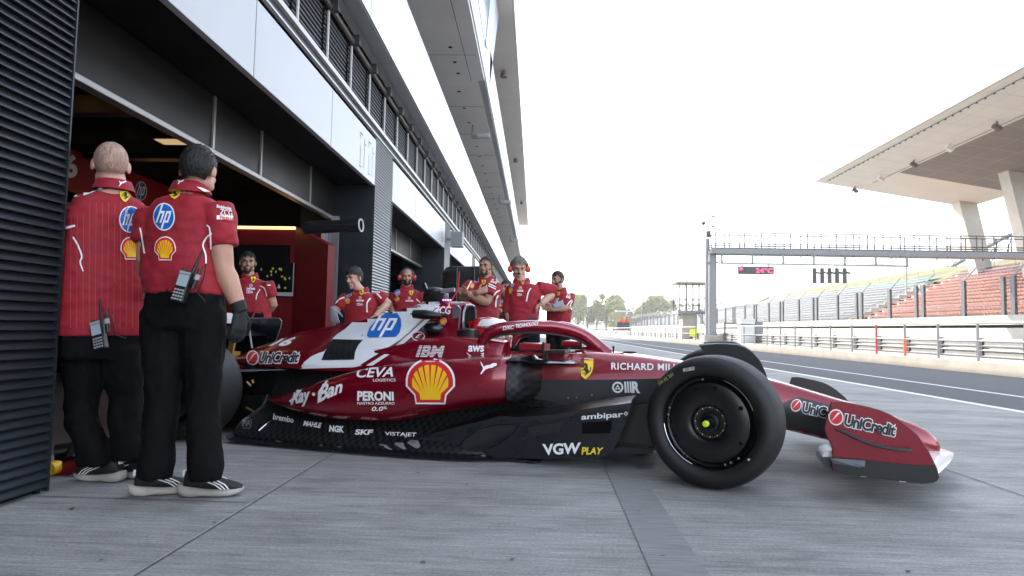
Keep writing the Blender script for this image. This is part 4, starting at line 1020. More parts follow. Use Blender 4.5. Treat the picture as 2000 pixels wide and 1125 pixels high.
# floor fence with its slotted vane
fp = [(1234.8, 789.8), (1226, 815), (1209, 855), (1197, 883), (1176, 893), (1110, 896), (1052, 896.5), (973, 895), (930, 889), (895, 880), (870, 872), (845, 866), (815, 863), (800, 860), (840, 851), (892, 836), (949, 823), (976, 815), (1016, 818), (1082, 812), (1170, 797)]
b = MB(); b.prism([L(x, y, -.735) for x, y in fp], (0, .018, 0)); fence = cb(b, 'floor_fence', 'carbon_gloss', smooth=False)
b = MB(); b.prism([L(x, y, -.735)+Vector((0, 1.452, 0)) for x, y in fp], (0, .018, 0)); cb(b, 'floor_fence', 'carbon_gloss', smooth=False)
up = [(840, 850), (892, 835), (949, 822), (976, 814), (1016, 816), (1082, 811), (1170, 796), (1233, 788)]
rows = []
for x, y in up:
    p = L(x, y, -.737); rows.append([p+Vector((0, -.012, -.02)), p+Vector((0, -.012, .005)), p+Vector((0, .05, .02)), Vector((p.x, -.5, p.z+.03)), Vector((p.x+.0, -.38, p.z+.015))])
b = MB(); b.loft(rows, cap=False, closed=False); cb(b, 'fence_shelf', 'carbon')
lens = [(890, 880), (905, 858), (935, 838), (970, 829), (1005, 828), (1013, 831), (1003, 848), (975, 868), (945, 880), (915, 884)]
b = MB(); c = sum((Vector(p) for p in lens), Vector((0, 0)))/len(lens)
rings = []
for k, dy in ((1.0, -.737), (.93, -.75), (.8, -.748), (.45, -.742)): rings.append([L(c.x+(x-c.x)*k, c.y+(y-c.y)*k, dy) for x, y in lens])
b.loft(rings, cap=True); cb(b, 'fence_vane', mat('carbon_grey', (.016, .0165, .018), .3, .2, coat=.3, var=.2, vscale=6))
b = MB(); b.prism([L(x, y, -.739) for x, y in ((1030, 835), (1100, 822), (1090, 845), (1035, 852))], (0, -.006, 0)); cb(b, 'fence_slot', 'carbon_grey', smooth=False)
b = MB(); b.prism([L(x, y, -.739) for x, y in ((1137, 826), (1195, 822), (1192, 846), (1137, 847))], (0, -.004, 0)); cb(b, 'fence_pad', 'black_matt', smooth=False)
for px, py in ((886, 889), (940, 892)):
    p = L(px, py, -.73); b = MB(); b.box(p-Vector((.03, .01, .012)), p+Vector((.03, .03, .012))); cb(b, 'skid_block', mat('wood_skid', (.25, .2, .15), .8), smooth=False)
# vertical carbon fin between flank and inlet
b = MB(); b.prism([L(x, y, -.42) for x, y in ((996, 716), (1024, 716), (1032, 812), (1000, 812))], (0, .06, 0)); cb(b, 'inlet_fin', 'carbon_check', smooth=False)
# -- engine cover
def ec(wb, zb, wm, zm, ws, zs, wt, zt1, zt):
    h = [(-wb, zb), (-wm, zm), (-ws, zs), (-wt, zt1)]
    return h+[(0, zt)]+[(-y, z) for y, z in h[::-1]]
es = [(-1.985, ec(.40, .55, .40, .66, .21, .76, .15, .99, 1.055)), (-2.3, ec(.44, .485, .43, .655, .24, .77, .125, .985, 1.06)), (-2.45, ec(.45, .475, .44, .645, .25, .765, .11, .965, 1.035)), (-2.95, ec(.45, .465, .44, .60, .26, .72, .08, .85, .91)), (-3.3, ec(.43, .47, .425, .59, .25, .69, .06, .795, .845)), (-3.7, ec(.36, .47, .36, .575, .21, .66, .05, .73, .77)), (-4.0, ec(.29, .475, .29, .555, .17, .61, .05, .65, .68)), (-4.25, ec(.21, .47, .21, .53, .12, .565, .04, .59, .605)), (-4.30, ec(.18, .48, .18, .52, .10, .55, .03, .57, .58))]
cover = cb(sloft(es, 4, 5), 'engine_cover', 'car_red', wp=1)
b = MB(); b.box((-3.9, -.3, .1), (-1.9, .3, .5)); b.box((-4.3, -.1, .2), (-3.9, .1, .46)); cb(b, 'gearbox', 'carbon', smooth=False, wp=2)
for s in (-1, 1):
    b = MB(); rows = [[(u, s*yi, zi), (u, s*yo, zo)] for u, yi, zi, yo, zo in ((-2.1, .42, .6, .6, .56), (-2.6, .42, .55, .6, .46), (-3.1, .4, .5, .55, .33), (-3.6, .32, .48, .45, .2))]
    b.loft(rows, cap=False, closed=False); cb(b, 'cooling_deck', 'carbon_check', wp=1)
# air intake: dark mouth with a bright rim, raked
mouth = [(-1.968, y, z) for y, z in ((-.12, .84), (-.13, .88), (-.125, .97), (-.09, 1.02), (0, 1.03), (.09, 1.02), (.125, .97), (.13, .88), (.12, .84), (0, .83))]
b = MB(); b.prism(mouth, (-.015, 0, 0)); cb(b, 'air_intake', 'black_matt', smooth=False, wp=1)
b = MB(); b.tube(mouth+[mouth[0]], .011, 8); cb(b, 'intake_rim', mat('rim_grey', (.2, .2, .22), .25, .6), wp=1)
hoop = [L(x, y, -.17) for x, y in ((886, 596), (893, 596), (899, 602), (896, 640), (880, 643))]
b = MB(); b.prism(hoop, (0, .02, 0)); cb(b, 'hoop_edge', 'rim_grey', smooth=False)
# cockpit sides (head protection)
def cs(yo, z0, zt, yi): return [(-yo, z0), (-yo-.01, (z0+zt)/2), (-yo+.02, zt-.01), (-yo+.06, zt), (-yi, zt-.005), (-yi+.02, z0)]
for s in (1, -1):
    b = sloft(([(-1.525, cs(.365, .60, .745, .25)), (-1.535, cs(.375, .60, .752, .24)), (-1.7, cs(.40, .59, .765, .22))] if s > 0 else [(-1.80, cs(.40, .6, .80, .24))])+[ (-1.95, cs(.43, .57, .775, .2)), (-2.15, cs(.445, .56, .755, .2)), (-2.4, cs(.45, .54, .70, .2)), (-2.7, cs(.447, .52, .63, .2))], 3, 4)
    if s < 0: mirror_y(b)
    o = cb(b, 'cockpit_side', 'car_red', wp=1)
    if s > 0: cside = o
b = MB(); b.box((-1.97, -.24, .6), (-1.82, .24, .84), bev=.04); cb(b, 'headrest', 'plastic_black', wp=1)
for s in (-1, 1):
    b = MB(); b.ball((-2.17, s*.24, .835), (.09, .06, .055)); cb(b, 'cooling_ear', 'carbon_gloss', wp=1)
# -- halo
for s in (-1, 1):
    path = [(-.83, 0, .66), (-.90, 0, .715), (-.985, s*.02, .78), (-1.07, s*.07, .825), (-1.17, s*.155, .853), (-1.29, s*.25, .867), (-1.43, s*.325, .862), (-1.56, s*.362, .842), (-1.64, s*.368, .805), (-1.69, s*.36, .73)]
    P = cro(path, 4); n = len(P)
    b = MB(); b.tube(P, [(.05 if k < n*.5 else .043, .038) for k in range(n)], 14, up=(0, 0, 1)); h = cb(b, 'halo', 'car_red', wp=1)
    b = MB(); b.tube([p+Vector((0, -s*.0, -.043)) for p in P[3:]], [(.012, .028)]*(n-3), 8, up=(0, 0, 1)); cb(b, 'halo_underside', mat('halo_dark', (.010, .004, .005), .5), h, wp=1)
    if s < 0: halo = h
b = MB(); b.prism([(-.72, -.0, .676), (-.88, -.055, .67), (-1.02, -.06, .70), (-.92, 0, .745), (-1.02, .06, .70), (-.88, .055, .67)], (0, 0, .012)); cb(b, 'halo_foot', 'car_red', wp=1)
p0, p1 = L(960, 646, -.37), L(988, 636, -.36); b = MB(); b.tube([p0+Vector((0, 0, .0)), p1], (.006), 6); b.prism([L(x, y, -.36) for x, y in ((958, 640), (980, 633), (1000, 632), (1001, 637), (962, 647))], (0, .04, 0)); cb(b, 'halo_flap', 'carbon', smooth=False)
# -- mirrors and cockpit winglets
for s in (-1, 1):
    Y = lambda v: v if s < 0 else v
    mb = MB()
    lo, hi = L(1018, 686, -.64), L(1074, 669, -.52)
    x0, x1, z0, z1 = lo.x+.0, hi.x, lo.z, hi.z
    rings = []
    for u, k in ((x0-.0, .80), (x0+.02, 1.0), (x1-.05, .9), (x1-.02, .86), (x1, .8)):
        zc = (z0+z1)/2; hz = (z1-z0)/2*k; rings.append([(u, s*(.60+.085*cos(2*pi*j/16)*abs(cos(2*pi*j/16))**-.35 if abs(cos(2*pi*j/16)) > .01 else s*0+.60) if False else s*(.60+.085*max(-1, min(1, 1.25*cos(2*pi*j/16)))), zc+hz*max(-1, min(1, 1.3*sin(2*pi*j/16)))) for j in range(16)])
    mb.loft(rings); mi = cb(mb, 'mirror', 'car_bright_red', angle=60)
    g = MB(); g.box((x0-.006, s*.60-.07, z0+.012), (x0-.001, s*.60+.07, z1-.012)); cb(g, 'mirror_glass', 'chrome', mi, smooth=False)
    g = MB(); g.box((x1-.008, s*.60-.095, z0-.01), (x1+.006, s*.60-.07, z1+.004)); cb(g, 'mirror_edge', 'carbon', mi, smooth=False)
    g = MB(); a = L(1066, 707, -.6); c2 = L(1066, 684, -.6); g.box((a.x-.015, s*.60-.012, a.z), (a.x+.012, s*.60+.012, c2.z)); cb(g, 'mirror_stalk', 'carbon', mi, smooth=False)
    g = MB(); q = [L(x, y, -.55) for x, y in ((1030, 687), (1060, 684), (1103, 684), (1105, 690), (1060, 690))]; 
    if s > 0: q = [Vector((v.x, .45, v.z)) for v in q]
    g.prism(q, (0, .18, 0)); cb(g, 'mirror_plate', 'carbon', mi, smooth=False)
    g = MB(); q = [L(x, y, -.5) for x, y in ((1062, 700), (1072, 690), (1100, 689), (1103, 692), (1096, 704), (1070, 708))]
    if s > 0: q = [Vector((v.x, .35, v.z)) for v in q]
    g.prism(q, (0, .15, 0)); cb(g, 'mirror_base', 'car_red', mi, smooth=False)
    # wing shaped lip beside the cockpit
    w1 = L(990, 708, -.7); w2 = L(1122, 710, -.62)
    g = MB(); rr = []
    for f, hh, dy in ((0, .006, -.02), (.08, .03, -.03), (.3, .032, -.03), (.36, .022, -.01), (.55, .02, 0), (.85, .018, 0), (.97, .012, 0), (1, .004, 0)):
        p = w1.lerp(w2, f); rr.append([(p.x, s*(abs(p.y)-.11+(.13+abs(dy))*cos(2*pi*j/12)), p.z+hh*sin(2*pi*j/12)+(.015 if f < .33 else 0)) for j in range(12)])
    g.loft(rr); cb(g, 'cockpit_winglet', 'carbon_gloss')
# -- cameras, antennae
c = L(850, 569, 0); g = MB(); g.ball(c, (.085, .075, .033), seg=20); g.box((c.x-.085, -.05, c.z-.085), (c.x+.10, .05, c.z-.01), bev=.015); cb(g, 'top_camera', 'carbon')
p = L(912, 574, -.1); g = MB(); g.tube([L(862, 569, -.06), L(888, 566, -.06)], .017, 10); cb(g, 'camera_tube', 'alu')
g = MB(); g.prism([L(x, y, .1) for x, y in ((823, 556), (829, 552), (842, 588), (836, 594))], (0, .03, 0)); cb(g, 'hand_light', 'carbon', smooth=False)
for k in range(4):
    p = L(866+4.5*k, 586, -.13); g = MB(); g.ball(p, .006, seg=8); cb(g, 'marker_light', mat('violet_lamp', (.5, .1, .6), .5, emit=(.8, .1, 1), estr=2.5))
g = MB(); g.tube([L(880, 590, -.1), L(895, 565, -.05), L(897, 530, 0)], .004, 5); cb(g, 'whip_antenna', 'red_ink')
g = MB(); g.tube([L(1198, 690, 0), L(1198, 678, 0)], .006, 6); g.ball(L(1198, 678, 0), .009, seg=8); cb(g, 'antenna', 'black_matt')
g = MB(); g.ball(L(1230, 688, -.05), (.05, .03, .012), seg=12); cb(g, 'nose_sensor', 'carbon')
for s in (-1, 1):
    g = MB(); q0, q1 = L(801, 613, -.3), L(862, 616, -.3)
    g.loft([[(q0.lerp(q1, f).x, s*(.30+w*cos(2*pi*j/12)), q0.lerp(q1, f).z+h*max(-1, min(1, 1.2*sin(2*pi*j/12)))) for j in range(12)] for f, w, h in ((0, .004, .003), (.13, .012, .008), (.14, .045, .03), (.5, .05, .036), (.8, .035, .024), (1, .008, .012))])
    g.box((q0.lerp(q1, .7).x, .16*s if s > 0 else -.28, q0.z-.012), (q0.lerp(q1, .95).x, .28 if s > 0 else -.16, q0.z+.01)); cb(g, 'pod_camera', 'carbon')
# -- wheels
def wheel(name, u, y, steer, wd, label, front=True):
    s = -1 if y < 0 else 1
    M = Matrix.Translation((u, y, .36)) @ Matrix.Rotation(steer, 4, 'Z')
    if s > 0: M = M @ Matrix.Rotation(pi, 4, 'Z')
    h = wd/2
    b = MB(); b.lathe([(.25, -h+.03), (.262, -h+.012), (.285, -h+.0), (.315, -h+.002), (.335, -h+.016), (.350, -h+.04)], M, 96)
    tw = cb(b, name, 'tyre', angle=80); tw['label'] = label
    b = MB(); b.lathe([(.350, -h+.04), (.3565, -h+.06), (.36, -h+.095), (.361, 0), (.36, h-.095), (.3565, h-.06), (.350, h-.04), (.335, h-.016), (.3, h), (.25, h-.03), (.24, h-.06), (.05, h-.08)], M, 96); cb(b, 'tyre_tread', 'tyre_tread', tw, angle=80)
    b = MB(); b.lathe([(.252, -h+.028), (.249, -h+.022), (.243, -h+.03), (.238, -h+.06), (.228, -h+.064), (.222, -h+.05), (.212, -h+.036), (.19, -h+.028), (.115, -h+.022), (.098, -h+.03), (.088, -h+.052), (.07, -h+.056), (.055, -h+.056), (.05, -h+.045), (.034, -h+.042), (.03, -h+.06), (0, -h+.06)], M, 96); rc = cb(b, 'wheel_cover', 'rim_cover', tw, angle=30)
    b = MB(); b.lathe([(.030, -h+.05), (.03, -h+.01), (.022, -h-.004), (.017, -h-.02), (0, -h-.02)], M, 24); cb(b, 'wheel_nut', mat('nut_blue', (.02, .035, .07), .25, .8), tw)
    b = MB(); b.lathe([(.017, -h-.018), (.0165, -h-.038), (.012, -h-.042), (0, -h-.042)], M, 20); cb(b, 'nut_cap', 'neon_yellow', tw)
    if s < 0 and front:
        dots = ('white_ink', 'red_ink', 'green_ink')
        for k in range(36):
            a = 2*pi*k/36; p = M @ Vector((.079*cos(a), -h+.052, .079*sin(a))); d = MB(); d.ball(p, .0034, seg=6); cb(d, 'indicator_dot', dots[k % 3], tw)
        for a, r, q in ((112, .185, .016), (80, .19, .009), (28, .19, .012), (-30, .19, .011), (205, .205, .007), (150, .2, .008)):
            p = M @ Vector((r*cos(R(a)), -h+.03, r*sin(R(a)))); d = (M.to_3x3() @ Vector((0, 1, 0))); b = MB(); b.tube([p-d*.003, p+d*.004], q, 14); cb(b, 'cover_hole', 'black_matt', tw)
        for a in (-62, -70, 238, 232, 218, -50, 175, 165, 100):
            p = M @ Vector((.232*cos(R(a)), -h+.055, .232*sin(R(a)))); b = MB(); b.ball(p, .007, seg=8); cb(b, 'rim_bolt', 'galvanised', tw)
        arc = [(M @ Vector((.2455*cos(R(a)), -h+.022, .2455*sin(R(a))))) for a in range(20, 72, 3)]; b = MB(); b.tube(arc, .0025, 6); cb(b, 'rim_highlight', 'chrome', tw)
        arc = [(M @ Vector((.2455*cos(R(a)), -h+.022, .2455*sin(R(a))))) for a in range(186, 250, 3)]; b = MB(); b.tube(arc, .0022, 6); cb(b, 'rim_highlight', 'chrome', tw)
    return tw, M
STEER = -R(14)
fw, FM = wheel('front_wheel', .02, -.885, STEER, .305, 'near front wheel turned towards the viewer, with barcode sticker')
wheel('front_wheel', .0, .848, STEER, .305, 'far front wheel behind the nose')
wheel('rear_wheel', -3.70, -.80, 0, .40, 'near rear wheel half hidden by the black trousers', False)
wheel('rear_wheel', -3.70, .80, 0, .40, 'far rear wheel inside the garage', False)
# wheel brows
bo = [(1365, 675), (1382, 673), (1400, 672), (1420, 672), (1440, 674), (1455, 679), (1470, 689), (1485, 706), (1496, 730), (1506, 766)]
bi = [(1496, 768), (1482, 742), (1462, 722), (1440, 708), (1410, 700), (1376, 697), (1372, 684)]
for s in (-1, 1):
    k = -.62 if s < 0 else .62
    q = [L(x, y, -.62) for x, y in bo+bi]; q = [Vector((p.x, k, p.z)) for p in q]
    b = MB(); b.prism(q, (0, -s*-.012, 0)); br = cb(b, 'wheel_brow', 'tyre', smooth=False)
    b = MB(); rows = [[Vector((p.x, k+dy, p.z+dz)) for dy, dz in ((0, 0), (-s*.05, .008), (-s*.10, 0))] for p in q[:len(bo)]]; b.loft(rows, cap=False, closed=False); cb(b, 'brow_blade', 'tyre', br, angle=70)
    b = MB(); b.tube([Vector((p.x-.012, k-.004, p.z-.012)) for p in q[4:9]], .0035, 6); cb(b, 'brow_edge', 'neon_yellow', br)
# suspension
def arm(p, q, w=.045, t=.012, m='carbon'):
    b = MB(); b.tube([p, q], (t, w), 10, up=(0, 0, 1)) if False else b.tube([p, q], [(t, w), (t, w)], 10, up=(0, 0, 1)); return cb(b, 'suspension_arm', m)
for s in (-1, 1):
    arm((-.35, s*.22, .52), (0, s*.72, .50)); arm((.15, s*.17, .47), (0, s*.72, .50)); arm((-.3, s*.22, .28), (-.02, s*.72, .22)); arm((.2, s*.16, .27), (.02, s*.72, .22)); arm((.05, s*.17, .42), (.02, s*.72, .26), .03); arm((-.05, s*.18, .55), (-.05, s*.72, .43), .03)
    arm((-3.1, s*.25, .5), (-3.65, s*.62, .47), .04, .012, mat('arm_metal', (.12, .13, .15), .25, .6)); arm((-3.9, s*.12, .45), (-3.7, s*.62, .45)); arm((-3.3, s*.25, .25), (-3.65, s*.62, .25)); arm((-3.9, s*.12, .22), (-3.7, s*.62, .25))
    b = MB(); b.lathe([(.0, -.10), (.2, -.10), (.215, -.05), (.215, .1), (0, .1)], Matrix.Translation((0, s*.66, .36)), 40); cb(b, 'brake_drum', 'carbon')
    b = MB(); b.lathe([(.0, -.06), (.22, -.06), (.22, .08), (0, .08)], Matrix.Translation((-3.7, s*.58, .36)), 40); cb(b, 'brake_drum', 'carbon')
b = MB(); pts = [L(x, y, -.62) for x, y in ((455, 712), (463, 735), (466, 760), (463, 790))]; b.tube(pts, .006, 6); cb(b, 'brake_duct_edge', 'galvanised')
for a_, b_2 in (((482, 746), (490, 754)), ((481, 796), (496, 804)), ((493, 742), (495, 748))):
    g = MB(); g.tube([L(*a_, -.5), L(*b_2, -.5)], .008, 6); cb(g, 'gold_fitting', mat('gold', (.6, .38, .12), .3, .8))
g = MB(); g.box((-4.22, -.1, .46), (-4.0, .1, .60)); cb(g, 'gold_shield', 'gold', smooth=False)
# dark barge block between front wheel and floor
g = MB(); g.prism([L(x, y, -.45) for x, y in ((1200, 800), (1270, 790), (1274, 885), (1180, 890))], (0, .12, 0)); cb(g, 'turning_vane', 'carbon', smooth=False)
g = MB(); g.prism([L(x, y, -.6) for x, y in ((1205, 872), (1276, 877), (1274, 886), (1196, 889))], (0, .3, 0)); cb(g, 'front_floor_lip', 'carbon_gloss', smooth=False)
# -- front wing
ep = [(1624.8, 786), (1641, 785.5), (1658, 788), (1699.5, 797), (1720, 803), (1737, 810), (1759, 823.5), (1777, 838), (1793, 852), (1811.5, 879.5), (1823, 902), (1831, 919), (1833.5, 933.6), (1830, 939), (1823, 942), (1804, 944), (1781, 942.5), (1757, 939), (1681, 930), (1650, 926), (1630, 921), (1626, 912), (1628.5, 891), (1625, 870), (1615.5, 852), (1611, 838), (1614, 822)]
for s in (-1, 1):
    q = [L(x, y, -.985) for x, y in ep]
    if s > 0: q = [Vector((v.x, .97, v.z)) for v in q]
    b = MB(); b.prism(q, (0, .014, 0), bev=.0025); e = cb(b, 'endplate', 'car_red' if s < 0 else 'carbon', smooth=False)
    if s < 0: endp = e
    b = MB(); b.tube([v+Vector((0, .007*1, 0)) for v in q[:18]], .0042, 6); b.tube([v+Vector((0, .007, 0)) for v in q[21:]]+[q[0]+Vector((0, .007, 0))], .0042, 6); cb(b, 'edge_band', 'carbon', e)
    q = [L(x, y, -.992) for x, y in ((1631, 855), (1650, 872), (1690, 882), (1730, 888), (1770, 893), (1826, 909), (1832, 922), (1834, 934), (1823, 943), (1804, 945), (1757, 940), (1681, 931), (1629, 922), (1628, 892))]
    low = [(1629, 892.5), (1680, 896), (1730, 902), (1780, 907), (1826.5, 908.5), (1832, 922), (1834, 934), (1823, 943), (1804, 945), (1757, 940), (1681, 931), (1629, 922)]
    q = [L(x, y, -.988) for x, y in low]
    if s > 0: q = [Vector((v.x, .972, v.z)) for v in q]
    b = MB(); b.prism(q, (0, .021, 0), bev=.003); cb(b, 'footplate', mat('carbon_ribbed', (.005, .005, .0056), .45, var=.4, vscale=26, stretch=(4, 1, .2)), e, smooth=False)
    # dive plane: curved blade
    pts = [L(x, y, -1.0) for x, y in ((1632, 838), (1650, 844), (1680, 859), (1715, 871), (1750, 877), (1776, 879), (1781, 877))]
    if s > 0: pts = [Vector((v.x, .98, v.z)) for v in pts]
    b = MB(); b.tube(pts, [(.004, .008)]+[(.009, .02)]*5+[(.005, .01)], 10, up=(0, 0, 1)); cb(b, 'dive_plane', mat('dive_grey', (.035, .036, .042), .4), e)
    for k, (px, py) in enumerate(((1646, 901), (1660, 904), (1668, 903))):
        p = L(px, py, -.99)
        if s < 0: g = MB(); g.prism([p+Vector((-.06, -.01, .012)), p+Vector((.05, -.01, .014)), p+Vector((.045, -.02, -.016)), p+Vector((-.05, -.012, -.012))], (0, .012, 0)); cb(g, 'strake', 'wing_dark', e, smooth=False)
for px, py in ((1681, 928), (1757, 938)):
    p = L(px, py, -.985); g = MB(); g.prism([p, p+Vector((.03, 0, .02)), p+Vector((.028, 0, -.008)), p+Vector((.0, 0, -.008))], (0, .006, 0)); cb(g, 'edge_fin', 'car_white', smooth=False)
def aero(y, le, te, zl, zt, th):
    n = 9; up_, lo_ = [], []
    for k in range(n):
        f = k/(n-1); x = le+(te-le)*f; zc = zl+(zt-zl)*(f**1.5); t = th*(1.6*sqrt(f)*(1-f)+.06*(1-f))
        up_.append((x, y, zc+t)); lo_.append((x, y, zc-t*.5))
    return up_+lo_[::-1]
zt_ = L(1862, 884, 0); els = [(1.055, zt_.x, .82, .155, zt_.z, .14, .19, .016, 'car_white'), (.83, .98, .70, .18, .20, .24, .27, .02, 'wing_silver'), (.76, .86, .68, .26, .27, .31, .33, .016, 'car_red'), (.70, .76, .645, .32, .33, .36, .39, .014, 'car_red')]
for i, (leo, lec, te, zo, zc_, zto, ztc, th, m) in enumerate(els):
    rings = []
    for k in range(-12, 13):
        y = .972*k/12; f = abs(k)/12; g_ = f**1.15
        le = lec+(leo-lec)*g_; rings.append(aero(y, le, te-.02*(1-g_)+.06*(1-f), zc_+(zo-zc_)*f, ztc+(zto-ztc)*f, th))
    b = MB(); b.loft(rings); cb(b, 'wing_element', m, angle=60)
# curled flap tips behind the near endplate
A_ = [L(x, y, -.95) for x, y in ((1629, 879), (1616, 881), (1608, 886), (1605, 893), (1629, 893))]; b = MB(); b.prism(A_, (0, .2, 0), bev=.004); cb(b, 'flap_tip', 'car_white', smooth=False)
A_ = [L(x, y, -.955) for x, y in ((1629, 893), (1605, 893), (1604, 901), (1608, 909), (1622, 920), (1629, 922))]; b = MB(); b.prism(A_, (0, .2, 0), bev=.004); cb(b, 'flap_lip', 'wing_dark', smooth=False)
for y in (-.09, .09):
    b = MB(); b.box((1.0, y-.006, .11), (1.14, y+.006, .17)); cb(b, 'wing_pylon', 'carbon', smooth=False, wp=1)
b = MB(); b.ball(L(1816, 872, 0)+Vector((-.05, 0, -.005)), (.06, .07, .022)); cb(b, 'nose_cap', 'wing_silver')
# -- rear wing
for s in (-1, 1):
    q = [L(x, y, .48) for x, y in ((400, 622), (546, 622), (550, 627), (548, 640), (540, 662), (527, 690), (515, 705), (400, 705))]
    q = [Vector((v.x, s*.48, v.z)) for v in q]; b = MB(); b.prism(q, (0, .012, 0)); e = cb(b, 'rear_endplate', 'carbon_gloss', smooth=False)
    b = MB(); b.tube([q[0]+Vector((0, -.002, .002)), q[1]+Vector((0, -.002, .002)), q[2], q[3], q[4], q[5]], .004, 6); cb(b, 'endplate_edge', 'alu', e)
z0 = L(500, 622, .48).z; x0 = L(546, 622, .48).x
b = MB(); b.loft([aero(y, x0-.12, x0-.42, z0-.16, z0-.07, .02) for y in (-.475, 0, .475)]); cb(b, 'rear_wing_plane', 'carbon', angle=60)
b = MB(); b.loft([aero(y, x0-.34, x0-.55, z0-.05, z0+.05, .012) for y in (-.475, 0, .475)]); cb(b, 'rear_wing_flap', 'car_white', angle=60)
b = MB(); b.prism([L(x, y, -.2) for x, y in ((440, 700), (452, 700), (466, 620), (460, 615))], (0, .02, 0)); cb(b, 'wing_swan_neck', 'gold', smooth=False)
b = MB(); b.tube([L(487, 645, -.3), L(492, 680, -.3)], .008, 6); cb(b, 'wing_stay', 'alu')
# ---------------------------------------------------------------- lettering and marks on the car
T = Target(cover, car, ())
W = [(585, 720.5), (594, 708), (607, 697), (622, 690), (634, 686), (650, 661), (660, 652), (674, 643), (690, 628), (705, 615.5), (760, 603), (826, 591), (868, 588), (850, 603), (835, 617), (817, 634), (800, 650), (790, 661), (776, 674), (760, 686), (730, 702), (706, 714.5), (690, 717.5)]
pol(T, [W], 'car_white', .002, 7)
pol(T, [[(853, 603), (862, 603), (800, 662), (768, 688), (728, 714), (712, 714), (760, 687), (790, 661)]], 'car_white', .002, 7)
pol(T, [[(628, 704), (640, 676), (650, 663), (709, 664.5), (700, 675), (694, 688), (692, 703), (640, 704)]], 'carbon_check', .004, 7)
pol(T, [[(836, 612), (846, 604), (800, 650), (777, 673), (766, 683), (716, 714), (703, 714), (745, 694), (783, 664), (800, 649)]], 'car_red', .0045, 7)
hb_ = [(717, 656), (722, 641), (735, 626), (753, 613), (766, 608.5), (777, 613), (783.5, 624), (784.5, 637), (781, 650), (774, 658.5), (721, 660)]
hp_logo(T, [(717, 661), (784, 660), (786, 608), (719, 608)], .004, 7, False, hb_)
txt(T, 'ZCG', [(846, 613), (879, 614), (881, 599), (850, 598)], bold=.02, lift=.002)
shell_logo(T, [(858, 634), (872, 634), (873, 620), (859, 620)], .002, 6)
pol(T, [[(874, 600), (880, 600), (877.5, 593.5)]], 'yellow_ink', .003)
txt(T, '16', [(524, 676), (570, 676), (578, 658.5), (542, 659)], bold=.04, shear=.5)
unicredit(T, [(483.5, 711), (504, 711), (504, 687), (483.5, 687)], [(505, 710), (582, 709), (587, 687.5), (509, 688)], .002)
for ox, oy in ((766, 654.5), (708, 655.5)): pol(T, [circ(ox, oy, 1.2, 8)], 'black_ink', .006)
pol(T, [circ(817, 657, 13, 24, 9)], 'white_ink', .002, 7); pol(T, [circ(817, 657, 11.6, 24, 7.8)], 'car_red', .0035, 7); txt(T, 'E', [(811, 661), (820, 661), (825, 653), (816, 653)], bold=.01, shear=.3, lift=.005)
T.done()
T = Target(cside, car)
for k in range(8): pass
q = [(812, 697), (866, 698), (869, 675), (817, 674)]
def ibm():
    b = fit(text_bm('IBM', .05, .12, 1.05)); out = []
    for k in range(8):
        y0, y1 = k/8+.01, (k+.62)/8
        c = b.copy()
        for y, s in ((y0, 1), (y1, -1)):
            bmesh.ops.bisect_plane(c, geom=c.verts[:]+c.edges[:]+c.faces[:], plane_co=(0, y, 0), plane_no=(0, -s, 0), clear_outer=True)
        out.append(c)
    b.free(); return merge(out)
T.put(dice(ibm(), .12), 'white_ink', .003, None, Quad(*q))
txt(T, 'aws', [(914, 687), (945, 687.5), (946, 675), (915.5, 675)], bold=.03, lift=.003)
sm = cro([(912, 688.5), (917, 693), (925, 697), (934, 697), (943, 692)], 4); lo_ = [(x, y+1.8) for x, y in [tuple(p) for p in sm]]
pol(T, [[tuple(p) for p in sm]+lo_[::-1]], 'white_ink', .003, 6); pol(T, [[(938, 690.5), (945, 689), (944.5, 696), (942.5, 695), (943, 691.5)]], 'white_ink', .003)
T.done()
T = Target(pod_near, car)
shell_logo(T, [(793, 789), (889, 789), (889, 702), (793, 702)], .003, 6)
puma = [(938, 706), (941, 709), (945, 716.5), (950, 714), (957, 713), (963, 709.5), (970.5, 710), (970, 714.5), (965, 716), (962, 718.5), (955, 719.5), (948, 722), (944, 727), (939.5, 731.5), (938.5, 729.5), (942.5, 723), (943.5, 719), (940, 712.5)]
pol(T, [puma], 'white_ink', .003, 6)
txt(T, 'CEVA', [(695, 738), (768, 736), (773, 717), (699, 719)], bold=.02, shear=.1, lift=.003); txt(T, 'LOGISTICS', [(729, 745.5), (773, 745), (773, 739.5), (729, 740)], bold=.01, lift=.003)
txt(T, 'PERONI', [(698, 783), (769.5, 782.5), (769, 765), (698.5, 763.5)], bold=.04, lift=.003); txt(T, 'NASTRO AZZURRO', [(698.5, 790), (771, 790), (771, 785), (698.5, 785)], bold=.015, lift=.003); txt(T, '0.0', [(726, 802.5), (749, 802), (749, 794), (727, 794)], bold=.02, shear=.15, lift=.003); txt(T, '%', [(749, 798.5), (756, 798.5), (756, 793.5), (749, 793.5)], bold=.02, lift=.003)
txt(T, 'Ray', [(567, 800), (609, 789), (605, 757), (572, 762)], bold=.035, shear=.28, lift=.003); pol(T, [circ(613, 770, 3.4, 12)], 'white_ink', .003)
txt(T, 'Ban', [(620, 788), (671, 765), (668, 742), (624, 752)], bold=.03, shear=.3, lift=.003)
pol(T, [[(565, 783), (575, 775), (591, 748), (599, 748), (580, 778), (568, 787)], [(621, 783), (622, 765), (640, 740), (652, 732), (655, 733), (640, 746), (627, 764), (627, 780)]], 'white_ink', .003, 6)
T.done()
T = Target(nose, car)
txt(T, 'RICHARD MILLE', [(1194, 722), (1333, 724.5), (1333, 711), (1194, 708.5)], bold=.02, lift=.002, space=1.1)
